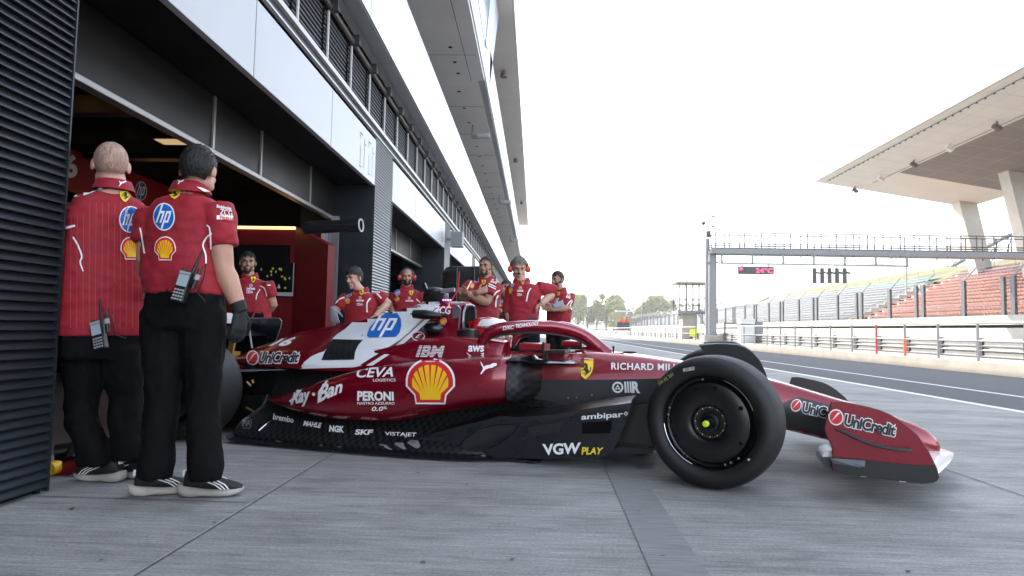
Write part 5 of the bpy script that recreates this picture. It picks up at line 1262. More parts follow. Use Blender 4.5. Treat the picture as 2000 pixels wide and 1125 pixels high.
shield_logo(T, [(1128.5, 741), (1158, 741), (1159, 704), (1129, 704)], .002, 6)
unicredit(T, [(1545, 802), (1563, 802), (1565, 781), (1547, 782)], [(1566, 806), (1655, 826), (1657, 805), (1568, 785)], .002)
pol(T, [[(1529, 787), (1560, 775.5), (1640, 796), (1700, 812), (1700, 885), (1612, 868), (1529, 850)]], 'carbon', .0012, 8)
T.done()
T = Target(flank, car)
txt(T, 'OMR', [(1215, 767.5), (1250, 767.5), (1248, 745), (1216, 745)], bold=.03, lift=.002) if False else None
pol(T, [circ(1206.5, 756.5, 11, 26)], 'white_ink', .002, 6); pol(T, [circ(1206.5, 756.5, 7.5, 22)], 'carbon', .0032, 6); pol(T, [[(1200.5, 760.5), (1212.5, 760.5), (1206.5, 750.5)]], 'white_ink', .0044); pol(T, [[(1203.5, 756), (1209.5, 756), (1206.5, 760)]], 'carbon', .0056)
pol(T, [[(1219, 745.5), (1222.5, 745), (1224, 767), (1220.5, 767)], [(1224.5, 745.2), (1227.5, 745), (1229, 767), (1226, 767)], [(1229.5, 745.2), (1232.5, 745), (1234, 767), (1231, 767)]], 'white_ink', .002, 6)
txt(T, 'R', [(1234.5, 767.5), (1250.5, 768), (1249, 745), (1234, 745)], bold=.05, lift=.002)
for px, py in ((1156, 771), (1110, 777), (1126, 776)): pol(T, [circ(px, py, 1.6, 10)], 'alu', .003)
T.done()
T = Target(fence, car)
txt(T, 'ambipar', [(1135, 823), (1217, 818), (1217, 803), (1136, 809)], bold=.02, lift=.002); pol(T, [[(1218, 808), (1222.5, 803.5), (1227, 808), (1222.5, 812.5)]], 'white_ink', .002); pol(T, [[(1220, 808), (1222.5, 805.5), (1225, 808), (1222.5, 810.5)]], 'carbon_gloss', .0035)
txt(T, 'VGW', [(1062, 889), (1132, 886), (1135, 864), (1059, 867)], bold=.035, lift=.002); txt(T, 'PLAY', [(1136, 888), (1176, 887), (1179, 874), (1136, 873)], 'yellow_ink', bold=.03, shear=.1, lift=.002)
T.done()
T = Target(floor_, car)
for s, c, bo, sh in (('brembo', [(533, 820), (573, 827), (574, 816), (535, 808)], .02, 0), ('MAHLE', [(592, 832), (627, 837), (629, 827), (594, 822)], .05, .15), ('NGK', [(643, 844), (672, 846), (673, 833), (644, 831)], .05, 0), ('SKF', [(693, 850), (727, 850), (730, 840), (695, 839)], .04, .05), ('VISTAJET', [(752, 853), (812, 856), (814, 846), (752, 844)], .015, 0)): txt(T, s, c, bold=bo, shear=sh, lift=.004)
pol(T, [circ(478.5, 827, 6.5, 20, 11)], 'alu', .003, 6); pol(T, [circ(485.5, 827, 6.5, 20, 11)], 'alu', .003, 6); pol(T, [circ(478.5, 827, 5.6, 20, 10)], 'carbon', .0042, 6); pol(T, [circ(485.5, 827, 5.6, 20, 10)], 'carbon', .0042, 6); txt(T, 'FIA', [(474.5, 833), (490, 833), (490, 821), (474.5, 821)], 'alu', bold=.03, lift=.0055)
T.done()
T = Target(endp, car)
unicredit(T, [(1620, 827), (1645, 829), (1645, 802), (1621, 801)], [(1648, 832), (1748, 853), (1750, 829), (1650, 808)], .003, step=10)
for px, py in ((1716, 817), (1737, 818.5), (1761, 829), (1762, 851), (1708, 848), (1738, 851)): pol(T, [circ(px, py, 1.3, 10)], 'black_ink', .003)
T.done()
T = Target(halo, car)
txt(T, 'DXC', [(982, 645), (1003, 642), (1004, 635), (983, 637)], bold=.03, lift=.003); txt(T, 'TECHNOLOGY', [(1007, 640.5), (1052, 635), (1052, 628), (1007, 633.5)], bold=.02, lift=.003)
T.done()
T = Target(tub, car)
unicredit(T, [(982, 699), (991, 699), (992, 693), (983, 693)], [(992, 699), (1012, 698), (1012, 693), (993, 693.5)], .002)
T.done()
T = Target(fw, car)
pol(T, [[(1334, 720), (1356, 716), (1356.5, 722.5), (1335, 726)]], mat('sticker', (.6, .58, .5), .6), .002, 6); pol(T, [[(1338+2.2*k, 719.8-.4*k), (1339.1+2.2*k, 719.6-.4*k), (1339.6+2.2*k, 724.4-.4*k), (1338.5+2.2*k, 724.6-.4*k)] for k in range(8) if k != 4], 'black_ink', .004)
txt(T, '309 FE 201', [(1288, 754), (1316, 733), (1313, 728), (1285, 749)], mat('yellow_chalk', (.5, .48, .12), .7), bold=.0, lift=.003)
pol(T, [circ(1463, 898, 2.2, 12)], 'white_ink', .003)
T.done()
# ---------------------------------------------------------------- people
from mathutils import noise as mnoise
def cloth(name, col, rough=.75, bump=.25, sheen=.2): return mat(name, col, rough, var=.10, vscale=4, bump=bump, bscale=26, sheen=sheen)
cloth('shirt_red', (.27, .0022, .0125), sheen=.05); cloth('shirt_deep', (.33, .005, .017)); cloth('trouser_black', (.0022, .0023, .0028), .85, .35, .0); MATS['trouser_black'].node_tree.nodes['Principled BSDF'].inputs['Specular IOR Level'].default_value = .15
cloth('glove_black', (.004, .004, .0045), sheen=0); cloth('glove_grey', (.23, .23, .26))
def skin_mat(name, col):
    m = mat(name, col, .5, var=.12, vscale=14, bump=.12, bscale=90); b = m.node_tree.nodes['Principled BSDF']
    b.inputs['Subsurface Weight'].default_value = .08; b.inputs['Subsurface Radius'].default_value = (.01, .004, .002); return m
skin_mat('skin_pale', (.50, .285, .215)); skin_mat('skin_tan', (.36, .19, .125)); skin_mat('skin_warm', (.43, .225, .155))
for n, c in (('hair_black', (.006, .0055, .0055)), ('hair_brown', (.022, .014, .009)), ('hair_grey', (.17, .145, .115)), ('hair_shaved', (.37, .225, .172)), ('beard_dark', (.02, .012, .009))): mat(n, c, .6, var=.4, vscale=60, bump=.6, bscale=150, stretch=(1, 1, .25))
mat('shoe_black', (.004, .004, .0045), .6, bump=.3, bscale=120); mat('shoe_sole', (.33, .30, .27), .7, var=.25, vscale=9)
mat('eye_white', (.6, .58, .55), .3); mat('muff_red', (.62, .01, .015), .3, coat=.4); mat('lip', (.22, .085, .07), .6)
def ssup(c, e): return (abs(c)**e)*(1 if c >= 0 else -1)
def torso(b, rings, lat, fwd, n=28):
    """rings: (centre, half width, half depth[, belly])"""
    R_ = []
    for c, w, d, *bl in rings:
        bl = bl[0] if bl else 0
        R_.append([c+lat*w*ssup(cos(2*pi*k/n), .8)+fwd*(d*ssup(sin(2*pi*k/n), .8)+(bl*max(0, sin(2*pi*k/n))**2)) for k in range(n)])
    b.loft(R_); return b
def remeshed(b, voxel, parent, name, m, smooth=2, wrinkle=0.0, wfreq=14.0, ax=None):
    me = bpy.data.meshes.new('t'); bmesh.ops.recalc_face_normals(b.bm, faces=b.bm.faces); b.bm.to_mesh(me); b.bm.free()
    o = bpy.data.objects.new('t', me); COL.objects.link(o)
    md = o.modifiers.new('r', 'REMESH'); md.mode = 'VOXEL'; md.voxel_size = voxel
    if smooth: ms = o.modifiers.new('s', 'SMOOTH'); ms.iterations = smooth; ms.factor = .5
    dg = bpy.context.evaluated_depsgraph_get(); dg.update()
    r = bpy.data.meshes.new_from_object(o.evaluated_get(dg)); bpy.data.objects.remove(o); bpy.data.meshes.remove(me)
    bm = bmesh.new(); bm.from_mesh(r); bpy.data.meshes.remove(r)
    if wrinkle:
        bm.normal_update()
        for v in bm.verts:
            p = v.co; q = Vector((p.x*wfreq*.55, p.y*wfreq*.55, p.z*wfreq)) if ax is None else Vector((p.x*wfreq, p.y*wfreq, p.z*wfreq*ax))
            a = mnoise.noise(q)+.5*mnoise.noise(q*2.1+Vector((3, 1, 7)))
            a = 1-abs(a)*2.2
            v.co += v.normal*wrinkle*a
    bm.transform(parent.matrix_world.inverted())
    me = bpy.data.meshes.new(name); bm.to_mesh(me); bm.free(); me.materials.append(MATS[m])
    for p in me.polygons: p.use_smooth = True
    return link(name, me, parent)
def hand(b, w, d, pn, side, k=1.0, curl=.5, r=.0085):
    """palm and five fingers from wrist w along d; pn palm normal; side: towards the thumb"""
    d = d.normalized(); side = (side-d*side.dot(d)).normalized(); pn = side.cross(d).normalized() if pn is None else (pn-d*pn.dot(d)-side*pn.dot(side)).normalized()
    b.loft([[w+d*t*k+side*(sw*k*cos(2*pi*j/12))+pn*(th*k*sin(2*pi*j/12)) for j in range(12)] for t, sw, th in ((-.02, .027, .02), (.02, .034, .019), (.055, .042, .017), (.085, .042, .014), (.095, .034, .009))])
    for i, (off, ln) in enumerate(((.031, .075), (.0105, .085), (-.0105, .08), (-.031, .062))):
        p = w+d*.085*k+side*off*k; pts = [p-d*.02*k]; a = 0.0; q = p
        for s in range(3):
            pts.append(q); a += curl*(.7 if s == 0 else 1.0); q = q+(d*cos(a)+pn*sin(a)+side*off*1.2)*ln*k*(.42, .33, .25)[s]
        pts.append(q); b.tube(pts, [r*k, r*k, r*.98*k, r*.9*k, r*.7*k], 8)
    p = w+d*.025*k+side*.03*k; t1 = (side*.75+d*.6+pn*.25).normalized(); t2 = (side*.25+d*.85+pn*.45).normalized()
    b.tube([p-t1*.015, p+t1*.035*k, p+t1*.04*k+t2*.03*k, p+t1*.04*k+t2*.055*k], [r*1.5*k, r*1.25*k, r*1.1*k, r*.75*k], 8)
def head(t, b, c, yaw, pitch, roll=0, s=1.0, hair=None, hairm='hair_black', beard=None, hs=1.0, hairh=.016, face=True, eyes_down=0, strands=700):
    """adds skull, jaw, nose and ears to b; hair, brows, eyes and beard become meshes of their own"""
    M = Matrix.Translation(c) @ Matrix.Rotation(yaw, 4, 'Z') @ Matrix.Rotation(pitch, 4, 'X') @ Matrix.Rotation(roll, 4, 'Y') @ Matrix.Diagonal((s, s, s, 1))
    def ball(p, r, rot=None, seg=20):
        q = MB(); q.ball((0, 0, 0), r, seg=seg); Mm = M @ Matrix.Translation(p)
        if rot: Mm = Mm @ rot
        me = bpy.data.meshes.new('t'); q.bm.to_mesh(me); q.bm.free(); me.transform(Mm); b.bm.from_mesh(me); bpy.data.meshes.remove(me)
    ball((0, .012, .018), (.074, .094, .092)); ball((0, -.028, -.03), (.062, .064, .074)); ball((0, -.045, -.075), (.046, .046, .042)); ball((0, -.076, -.098), (.022, .02, .018))
    for sx in (-1, 1):
        ball((sx*.079, .012, -.012), (.009, .019, .031), Matrix.Rotation(sx*R(18), 4, 'Z')); ball((sx*.036, -.066, -.02), (.026, .022, .024)); ball((sx*.05, -.03, -.062), (.018, .04, .03))
        ball((sx*.027, -.078, .036), (.026, .016, .012))
    def tube(pts, r):
        q = MB(); q.tube(pts, r, 10); me = bpy.data.meshes.new('t'); q.bm.to_mesh(me); q.bm.free(); me.transform(M); b.bm.from_mesh(me); bpy.data.meshes.remove(me)
    tube([(0, -.085, .03), (0, -.098, .005), (0, -.113, -.018), (0, -.108, -.027)], [.008, .0095, .0135, .011]); ball((-.011, -.1, -.024), (.009, .011, .008)); ball((.011, -.1, -.024), (.009, .011, .008))
    ball((0, -.092, -.053), (.021, .012, .007)); ball((0, -.09, -.066), (.019, .012, .008))
    def part(mb, name, m, smooth=True):
        mb.bm.transform(M); return mb.build(name, m, t, smooth=smooth, angle=180)
    if face:
        q = MB()
        for sx in (-1, 1): q.ball((sx*.031, -.0815, .012), (.0135, .008, .0065), seg=12)
        part(q, 'eye', 'eye_white'); q = MB()
        for sx in (-1, 1): q.ball((sx*.031, -.0875, .0115-eyes_down), (.0055, .003, .0055), seg=10)
        part(q, 'iris', 'hair_black'); q = MB()
        for sx in (-1, 1): q.tube([(sx*.013, -.092, .030), (sx*.03, -.0945, .036), (sx*.05, -.079, .031)], [.004, .0048, .003], 8); q.tube([(sx*.018, -.0905, .017), (sx*.031, -.0915, .0195), (sx*.044, -.083, .015)], .0022, 6)
        part(q, 'eyebrow', hairm if hairm not in ('hair_shaved', 'hair_grey') else 'hair_brown')
        q = MB(); q.tube([(-.022, -.094, -.0605), (0, -.1025, -.0585), (.022, -.094, -.0605)], .0028, 6); part(q, 'mouth', 'lip')
    if hair:
        q = bmesh.new(); bmesh.ops.create_uvsphere(q, u_segments=44, v_segments=30, radius=1); rnd = random.Random(int(c.x*1000))
        for v in q.verts:
            n = v.co.copy(); k = mnoise.noise(n*9)*.35+mnoise.noise(n*3.1)*.5
            top = max(0, n.z); th = hairh*(.45+.55*top)*(1+.55*k)*hs if hair != 'shaved' else .0012
            if hair == 'tousled': th *= 1+.8*max(0, -n.y)*top
            v.co = Vector((n.x*(.076+th), .012+n.y*(.096+th), .018+n.z*(.094+th)))
        def keep(p):
            y, z, x = p.y, p.z, abs(p.x)
            if hair == 'receding': fr = .078+.012*(x < .03)
            elif hair == 'shaved': fr = .09
            else: fr = .068+.012*sin(x*150)
            if y < -.045: return z > fr
            if y < .0: return z > .012+(fr-.012)*min(1, (-y)/.045)*1.0 or (x > .06 and y > -.022 and z > .0)
            if y < .03: return z > .022 if x > .06 else z > -.05
            return z > -.062 if hair != 'shaved' else z > -.055
        bad = [f for f in q.faces if not keep(f.calc_center_median())]; bmesh.ops.delete(q, geom=bad, context='FACES')
        fs = [(f.calc_center_median(), f.normal.copy()) for f in q.faces]
        if hair != 'shaved':
            for k in range(strands):
                c_, n_ = fs[rnd.randrange(len(fs))]
                fl = Vector((rnd.gauss(0, .35), .25+.5*max(0, c_.y*8) if hair != 'tousled' else rnd.gauss(-.2, .5), -.75 if c_.y > -.03 else rnd.gauss(.1, .3)))
                d_ = (n_*rnd.uniform(.25, .7)+fl*.7).normalized(); w_ = d_.cross(n_).normalized()*rnd.uniform(.0012, .0026); L_ = rnd.uniform(.010, .024)*hs*(1.5 if hair == 'tousled' and c_.z > .05 else 1)
                r_ = c_-n_*.003+Vector((rnd.gauss(0, .003), rnd.gauss(0, .003), rnd.gauss(0, .003)))
                q.faces.new([q.verts.new(r_-w_), q.verts.new(r_+w_), q.verts.new(r_+d_*L_*.6+w_*.7+n_*.001), q.verts.new(r_+d_*L_)])
        mb = MB(); mb.bm.free(); mb.bm = q; part(mb, 'hair', hairm)
    if beard:
        q = bmesh.new()
        for p, r in (((0, -.045, -.075), (.0495, .0495, .045)), ((0, -.076, -.098), (.026, .023, .022)), ((0, -.028, -.03), (.065, .066, .077))):
            e = bmesh.new(); bmesh.ops.create_uvsphere(e, u_segments=26, v_segments=18, radius=1)
            for v in e.verts: v.co = Vector((p[0]+v.co.x*r[0]*beard, p[1]+v.co.y*r[1]*beard, p[2]+v.co.z*r[2]*beard))
            def kb(c_): 
                if c_.y > .012: return False
                ax = abs(c_.x)
                if ax > .048: return c_.z < -.012
                if c_.y < -.078 and ax < .016 and -.071 < c_.z < -.05: return False
                return c_.z < -.047+.02*(ax > .035)
            bmesh.ops.delete(e, geom=[f for f in e.faces if not kb(f.calc_center_median())], context='FACES')
            me = bpy.data.meshes.new('t'); e.to_mesh(me); e.free(); q.from_mesh(me); bpy.data.meshes.remove(me)
        mb = MB(); mb.bm.free(); mb.bm = q; part(mb, 'beard', 'beard_dark')
    return M
def shoe(t, p, hd, s=1.0):
    """running shoe with its heel near p, toe along hd"""
    d = Vector((cos(hd), sin(hd), 0)); l = Vector((-sin(hd), cos(hd), 0)); up = Vector((0, 0, 1))
    def ring(x, w, z0, z1, n=16, e=.7): return [p+d*x*s+l*w*s*ssup(cos(2*pi*k/n), e)+up*((z0+z1)/2+(z1-z0)/2*ssup(sin(2*pi*k/n), e))*s for k in range(n)]
    b = MB(); b.loft([ring(x, w, a, c) for x, w, a, c in ((-.118, .016, .034, .062), (-.110, .032, .016, .066), (-.085, .040, .003, .060), (-.05, .042, .0, .052), (.0, .040, .004, .044), (.03, .043, .0, .042), (.08, .050, .0, .040), (.125, .049, .004, .040), (.160, .038, .014, .042), (.178, .018, .026, .044))])
    sole = b.build('shoe_sole', 'shoe_sole', t, smooth=True, angle=60)
    b = MB(); b.loft([ring(x, w, a, c, e=.9) for x, w, a, c in ((-.092, .022, .04, .085), (-.085, .033, .04, .125), (-.05, .039, .04, .125), (-.01, .041, .035, .115), (.04, .044, .03, .098), (.09, .046, .03, .078), (.14, .040, .03, .062), (.172, .022, .03, .048))])
    up_ = b.build('shoe', 'shoe_black', t, smooth=True, angle=60)
    sole.parent = up_; sole.matrix_parent_inverse = Matrix()
    b = MB()
    for i in range(3):
        for sd in (-1, 1):
            b.tube([p+(d*(.0+.028*i)+l*sd*.0435+up*.085)*s, p+(d*(.055+.022*i)+l*sd*.0475+up*.062)*s, p+(d*(.085+.016*i)+l*sd*.049+up*.04)*s], .0028*s, 6)
    q = b.build('shoe_stripe', 'white_ink', t); q.parent = up_
    b = MB(); b.box((-.006, -.012, -.014), (.006, .012, .014), Matrix.Translation(p+(d*-.093+up*.112)*s) @ Matrix.Rotation(hd, 4, 'Z'), bev=.003); q = b.build('heel_tab', 'white_ink', t); q.parent = up_
def person(label, Y, head_px, head_yaw, head_pitch, neck, shL, shR, armL, armR, tors, hip=None, legs=None, face_hd=0.0, skin='skin_warm', hair='short', hairm='hair_black', beard=None, sl=.62, slw=1.0, shirt='shirt_red', hs=1.0, depth=.125, belly=0, voxel=.011, hcol=None, gloves=(None, None), feet=None, sleeveL=None, sleeveR=None, headroll=0, hand_curl=.5, thick=1.0, hairh=.016, eyes_down=0, hem_tilt=0, hdY=0, wr=.006, openhand=(1, 1), legr=(.098, .092, .073, .070, .068, .073, .068)):
    """all positions are photo points met with vertical planes near depth Y; L and R are as seen in the photo"""
    P = lambda q: onY(q[0], q[1], Y+(q[2] if len(q) > 2 else 0))
    c0 = P(tors[-1][0] if False else (tors[-1][0], tors[-1][1])); t = thing('person', (c0.x, Y, 0), face_hd, label, 'person')
    fwd = Vector((sin(face_hd), -cos(face_hd), 0)); lat = Vector((cos(face_hd), sin(face_hd), 0))
    nk = P(neck); hc = P(head_px)
    b = MB(); k = hs
    M = head(t, b, hc, head_yaw, head_pitch, headroll, k, hair, hairm, beard, 1.0, hairh, True, eyes_down)
    b.tube([nk-Vector((0, 0, .06)), nk, (nk*.45+(hc+Vector((0, 0, -.07))+(hc-hc))*.55), hc+Vector((0, 0, -.04))], [.07*thick, .06*thick, .056*thick, .055*thick], 16)
    sL, sR = P(shL), P(shR); rows = []
    for row in tors:
        cpx = P((row[0], row[1])); rows.append((cpx, row[2]*Y/FPX, row[3] if len(row) > 3 else depth, row[4] if len(row) > 4 else 0))
    core = [(c, w*.9, d*.88) for c, w, d, bl in rows]
    torso(b, core, lat, fwd)
    sh = MB(); torso(sh, [(rows[0][0]+Vector((0, 0, .012)), .070*thick, .066*thick), (rows[0][0]+Vector((0, 0, -.012)), rows[0][1], rows[0][2]*.75)]+rows[1:], lat, fwd)
    for s_, S, A, g, slv, oh in ((-1, sL, armL, gloves[0], sleeveL, openhand[0]), (1, sR, armR, gloves[1], sleeveR, openhand[1])):
        if not A: 
            sh.ball(S, .07*slw); continue
        E_, W_ = P(A[0]), P(A[1]); u = (E_-S); f_ = W_-E_; ra = .052*thick
        b.tube([S, S+u*.5, E_, E_+f_*.25, E_+f_*.6, W_], [ra*1.05, ra*1.0, ra*.86, ra*.92, ra*.75, ra*.56], 16)
        x = slv if slv is not None else sl
        pts = [S-u.normalized()*.03, S+u*.15, S+u*min(x, .6)] + ([S+u*x] if x > .6 and x <= 1 else []) + ([E_, E_+f_*(x-1)] if x > 1 else [])
        q = len(pts); sh.tube(pts, [.058*slw*thick+.012, .073*slw*thick+.004, .072*slw*thick]+[.071*slw*thick, .066*thick][:q-3], 20)
        hd_ = (P(A[2])-W_) if len(A) > 2 else f_
        side = Vector(A[3]) if len(A) > 3 else fwd*1.0
        if g:
            gb = MB(); gb.tube([W_-f_.normalized()*.045, W_-f_.normalized()*.04, W_+f_.normalized()*.01], [ra*.66, ra*.7, ra*.66], 14); hand(gb, W_, hd_, None, side, 1.1, hand_curl, .0098); remeshed(gb, .0055, t, 'glove', g, 1)
        elif oh: hand(b, W_, hd_, None, side, 1.0, hand_curl)
    remeshed(b, .0068, t, 'body', skin, 1)
    so_ = remeshed(sh, voxel, t, 'shirt', shirt, 2, wr)
    # collar
    cb_ = MB(); n = 22
    base = rows[0][0]+Vector((0, 0, .02)); rr = []
    for z, r_ in ((-.022, .094), (.006, .084), (.032, .074), (.034, .069), (.006, .076)):
        rr.append([base+lat*r_*thick*cos(2*pi*j/n)+fwd*r_*thick*.95*sin(2*pi*j/n)+Vector((0, 0, z-.045*max(0, sin(2*pi*j/n))**2)) for j in range(n)])
    cb_.loft(rr, cap=False); col = cb_.build('collar', shirt, t, smooth=True, angle=60); col.parent = so_
    if legs:
        tr = MB(); hp = P(hip); w = rows[-1][1]
        torso(tr, [(hp+Vector((0, 0, .10)), w*.86, depth*.9), (hp, w*.93, depth*.98), (hp-Vector((0, 0, .12)), w*.90, depth*.95)], lat, fwd)
        for i, (kn, an, side) in enumerate(legs):
            K, A = P(kn), P(an)
            if feet is None:
                K.z, A.z = .5, .09; K.x += fwd.x*.02; shoe(t, Vector((A.x, A.y, 0))-fwd*.02, face_hd-pi/2+side*.12, 1.0)
            H = P(side) if isinstance(side, tuple) else hp-Vector((0, 0, .06))+lat*side*w*.48
            tr.tube([H+Vector((0, 0, .03)), H*.6+K*.4, K+Vector((0, 0, .04)), K-Vector((0, 0, .08)), K*.35+A*.65, A+Vector((0, 0, .05)), A-Vector((0, 0, .015))], [q*thick for q in legr], 18)
        remeshed(tr, .012, t, 'trousers', 'trouser_black', 3, .006, 15, .4)
    for f in feet or (): shoe(t, *f)
    T = Target(so_, t, [col]); T.t = t; T.M = M; T.body = [o for o in t.children if o.name.startswith('body')][0]
    return T
def piping(T, pts, w=3.0, m='white_ink'):
    """a thin white seam line along photo points"""
    P_ = cro(pts, 4); a, c = [], []
    for i, p in enumerate(P_):
        d = (P_[min(i+1, len(P_)-1)]-P_[max(i-1, 0)]); d = d.normalized() if d.length else Vector((1, 0)); n = Vector((-d.y, d.x))*w/2; a.append(tuple(p+n)); c.append(tuple(p-n))
    for i in range(len(P_)-1): pol(T, [[a[i], a[i+1], c[i+1], c[i]]], m, .003)
PUMA = [(.0, 1.0), (.06, .95), (.2, .72), (.36, .78), (.6, .8), (.8, .95), (1, .93), (.97, .78), (.82, .7), (.72, .6), (.5, .55), (.32, .42), (.2, .2), (.05, .0), (0, .08), (.12, .38), (.15, .52), (.05, .75)]
def rect(x0, y0, x1, y1): return [(x0, y1), (x1, y1), (x1, y0), (x0, y0)]
# ---- the shaven man at the far left, seen from behind
Yq = 3.40
T = person('shaven man in pinstriped red shirt standing with his back turned beside the dark louvred wall', Yq, (217, 322), R(212), R(6), (222, 372), (150, 412), (283, 420), ((136, 500), (150, 560, .25)), ((296, 512, .1), (275, 590, .3)),
    [(222, 372, 22, .075), (216, 392, 60, .10), (212, 425, 76, .125), (208, 500, 80, .135), (206, 570, 82, .15), (204, 630, 84, .15), (203, 655, 83, .145)], (205, 655), [((160, 790), (183, 902), (166, 690)), ((245, 790, .06), (250, 890, .06), (237, 690, .03))], R(224), 'skin_pale', 'shaved', 'hair_shaved', None, .66, 1.05, 'shirt_red', 1.06, .13, thick=1.1,
    feet=[], openhand=(1, 1), wr=.005)
q = onZ(204, 940); shoe(T.t, q, R(172), .98); q = onZ(262, 934); shoe(T.t, q, R(165), .95)
for k in range(13): piping(T, [(140+12*k, 395 if 2 < k < 11 else 420), (139+12*k, 500), (138+12*k, 640)], .9, mat('pin_red', (.52, .05, .06), .7))
pol(T, [mapq(PUMA, rect(232, 353, 246, 365))], 'white_ink', .004)
shield_logo(T, rect(234, 373, 254, 395), .004, 5, True); hp_logo(T, rect(234, 405, 275, 453), .004, 6); shell_logo(T, rect(235, 463, 278, 507), .004, 6)
pol(T, [[(140, 384), (160, 377), (200, 366), (202, 370), (165, 383), (142, 386)]], 'white_ink', .005, 6)
piping(T, [(143, 463), (152, 478), (160, 500), (157, 512), (163, 530)]); piping(T, [(127, 446), (147, 441)], 4)
T.done(); P1 = T
# ---- the dark haired man next to him
T = person('dark haired man in red shirt seen from behind, black glove on his lowered right hand', 3.14, (388, 333), R(186), R(12), (368, 378), (298, 425), (424, 412), ((287, 505, -.02), (292, 560, .2)), ((437, 525, .0), (469, 606, .02), (466, 660, 0), (.3, .6, 0)),
    [(372, 378, 24, .075), (366, 392, 56, .10), (360, 425, 70, .12), (352, 490, 71, .125), (356, 540, 76, .13), (362, 575, 79, .13)], (362, 592), [((317, 765, -.03), (304, 928, -.03), (321, 620)), ((397, 765), (401, 930, -.02), (396, 620))], R(178), 'skin_warm', 'short', 'hair_black', None, .62, 1.03, 'shirt_red', 1.0, .13, gloves=(None, 'glove_black'), feet=[], thick=1.08, hairh=.013, hand_curl=.55)
q = onZ(303, 966); shoe(T.t, q, R(30), 1.0); q = onZ(399, 969); shoe(T.t, q, R(14), 1.02)
pol(T, [mapq(PUMA, rect(348, 352, 360, 361))], 'white_ink', .004)
shield_logo(T, rect(330, 370, 353, 389), .004, 5, True); hp_logo(T, rect(302, 399, 341, 449), .004, 6); shell_logo(T, rect(303, 463, 344, 509), .004, 6)
pol(T, [[(383, 365), (395, 368), (425, 383), (434, 390), (427, 394), (405, 381)]], 'white_ink', .005, 5)
piping(T, [(414, 456), (404, 464), (396, 478), (401, 497), (402, 515)]); piping(T, [(404, 440), (410, 446), (412, 470), (411, 487)]); piping(T, [(274, 445), (279, 470), (283, 495)])
txt(T, 'Bitdefender', [(423, 406), (452, 411), (450, 404), (424, 400)], bold=.02, lift=.004); txt(T, 'ZCG', [(429, 419), (453, 424), (452, 411), (430, 408)], bold=.01, lift=.004); pol(T, [rect(423, 421, 454, 429)], 'white_ink', .004, 4); txt(T, 'PIRELLI', [(429, 429), (453, 433), (453, 425), (429, 422)], 'red_ink', bold=.03, lift=.0055)
T.done(); P2 = T
def radio(px, py, Y, tilt, label, s=1.0):
    p = onY(px, py, Y); t = thing('two_way_radio', p, 0, label, 'radio', 'radios clipped to the belts')
    M = Matrix.Translation(p) @ Matrix.Rotation(tilt, 4, 'Y') @ Matrix.Rotation(R(-8), 4, 'X') @ Matrix.Scale(s, 4)
    b = MB(); b.box((-.03, -.018, -.075), (.03, .018, .075), M, bev=.007); b.build('case', 'plastic_black', t)
    b = MB(); b.box((-.024, -.0215, .0), (.024, -.0182, .055), M, bev=.001); b.build('screen', mat('screen_grey', (.33, .37, .42), .2), t)
    b = MB(); b.box((-.026, -.0205, .058), (.026, -.0182, .07), M); b.build('top_strip', 'grey_speaker', t)
    b = MB()
    for i in range(4):
        for j in range(4): b.box((-.024+.0125*i, -.021, -.066+.0145*j), (-.0145+.0125*i, -.0182, -.058+.0145*j), M, bev=.001)
    b.build('key', 'grey_speaker', t)
    b = MB(); b.tube([M @ Vector((.02, .005, .07)), M @ Vector((.024, .005, .11)), M @ Vector((.03, .005, .185))], [.009*s, .007*s, .0045*s], 10); b.tube([M @ Vector((-.02, .005, .07)), M @ Vector((-.02, .005, .088))], .007*s, 8); b.build('antenna', 'plastic_black', t, smooth=True)
    b = MB(); b.tube([M @ Vector((.046, .0, .0)), M @ Vector((.05, 0, .05)), M @ Vector((.052, 0, .095))], [.011*s, .012*s, .007*s], 10); b.build('plug', 'plastic_black', t, smooth=True)
    b = MB(); b.tube([M @ Vector((.0505, -.002, .045)), M @ Vector((.052, -.002, .07))], .0123*s, 10); b.build('plug_collar', 'grey_speaker', t)
    b = MB(); b.tube([M @ Vector((.052, 0, .09)), M @ Vector((.07, .0, .13)), M @ Vector((.075, .01, .06)), M @ Vector((.06, .03, -.01)), M @ Vector((.1, .05, -.04))], .003, 6); b.build('cord', 'plastic_black', t)
radio(357, 560, 2.965, R(12), 'black two way radio with pale screen on the belt of the dark haired man', 1.0)
radio(194, 655, 3.22, R(-18), 'black two way radio hanging at the shirt hem of the shaven man', 1.0)
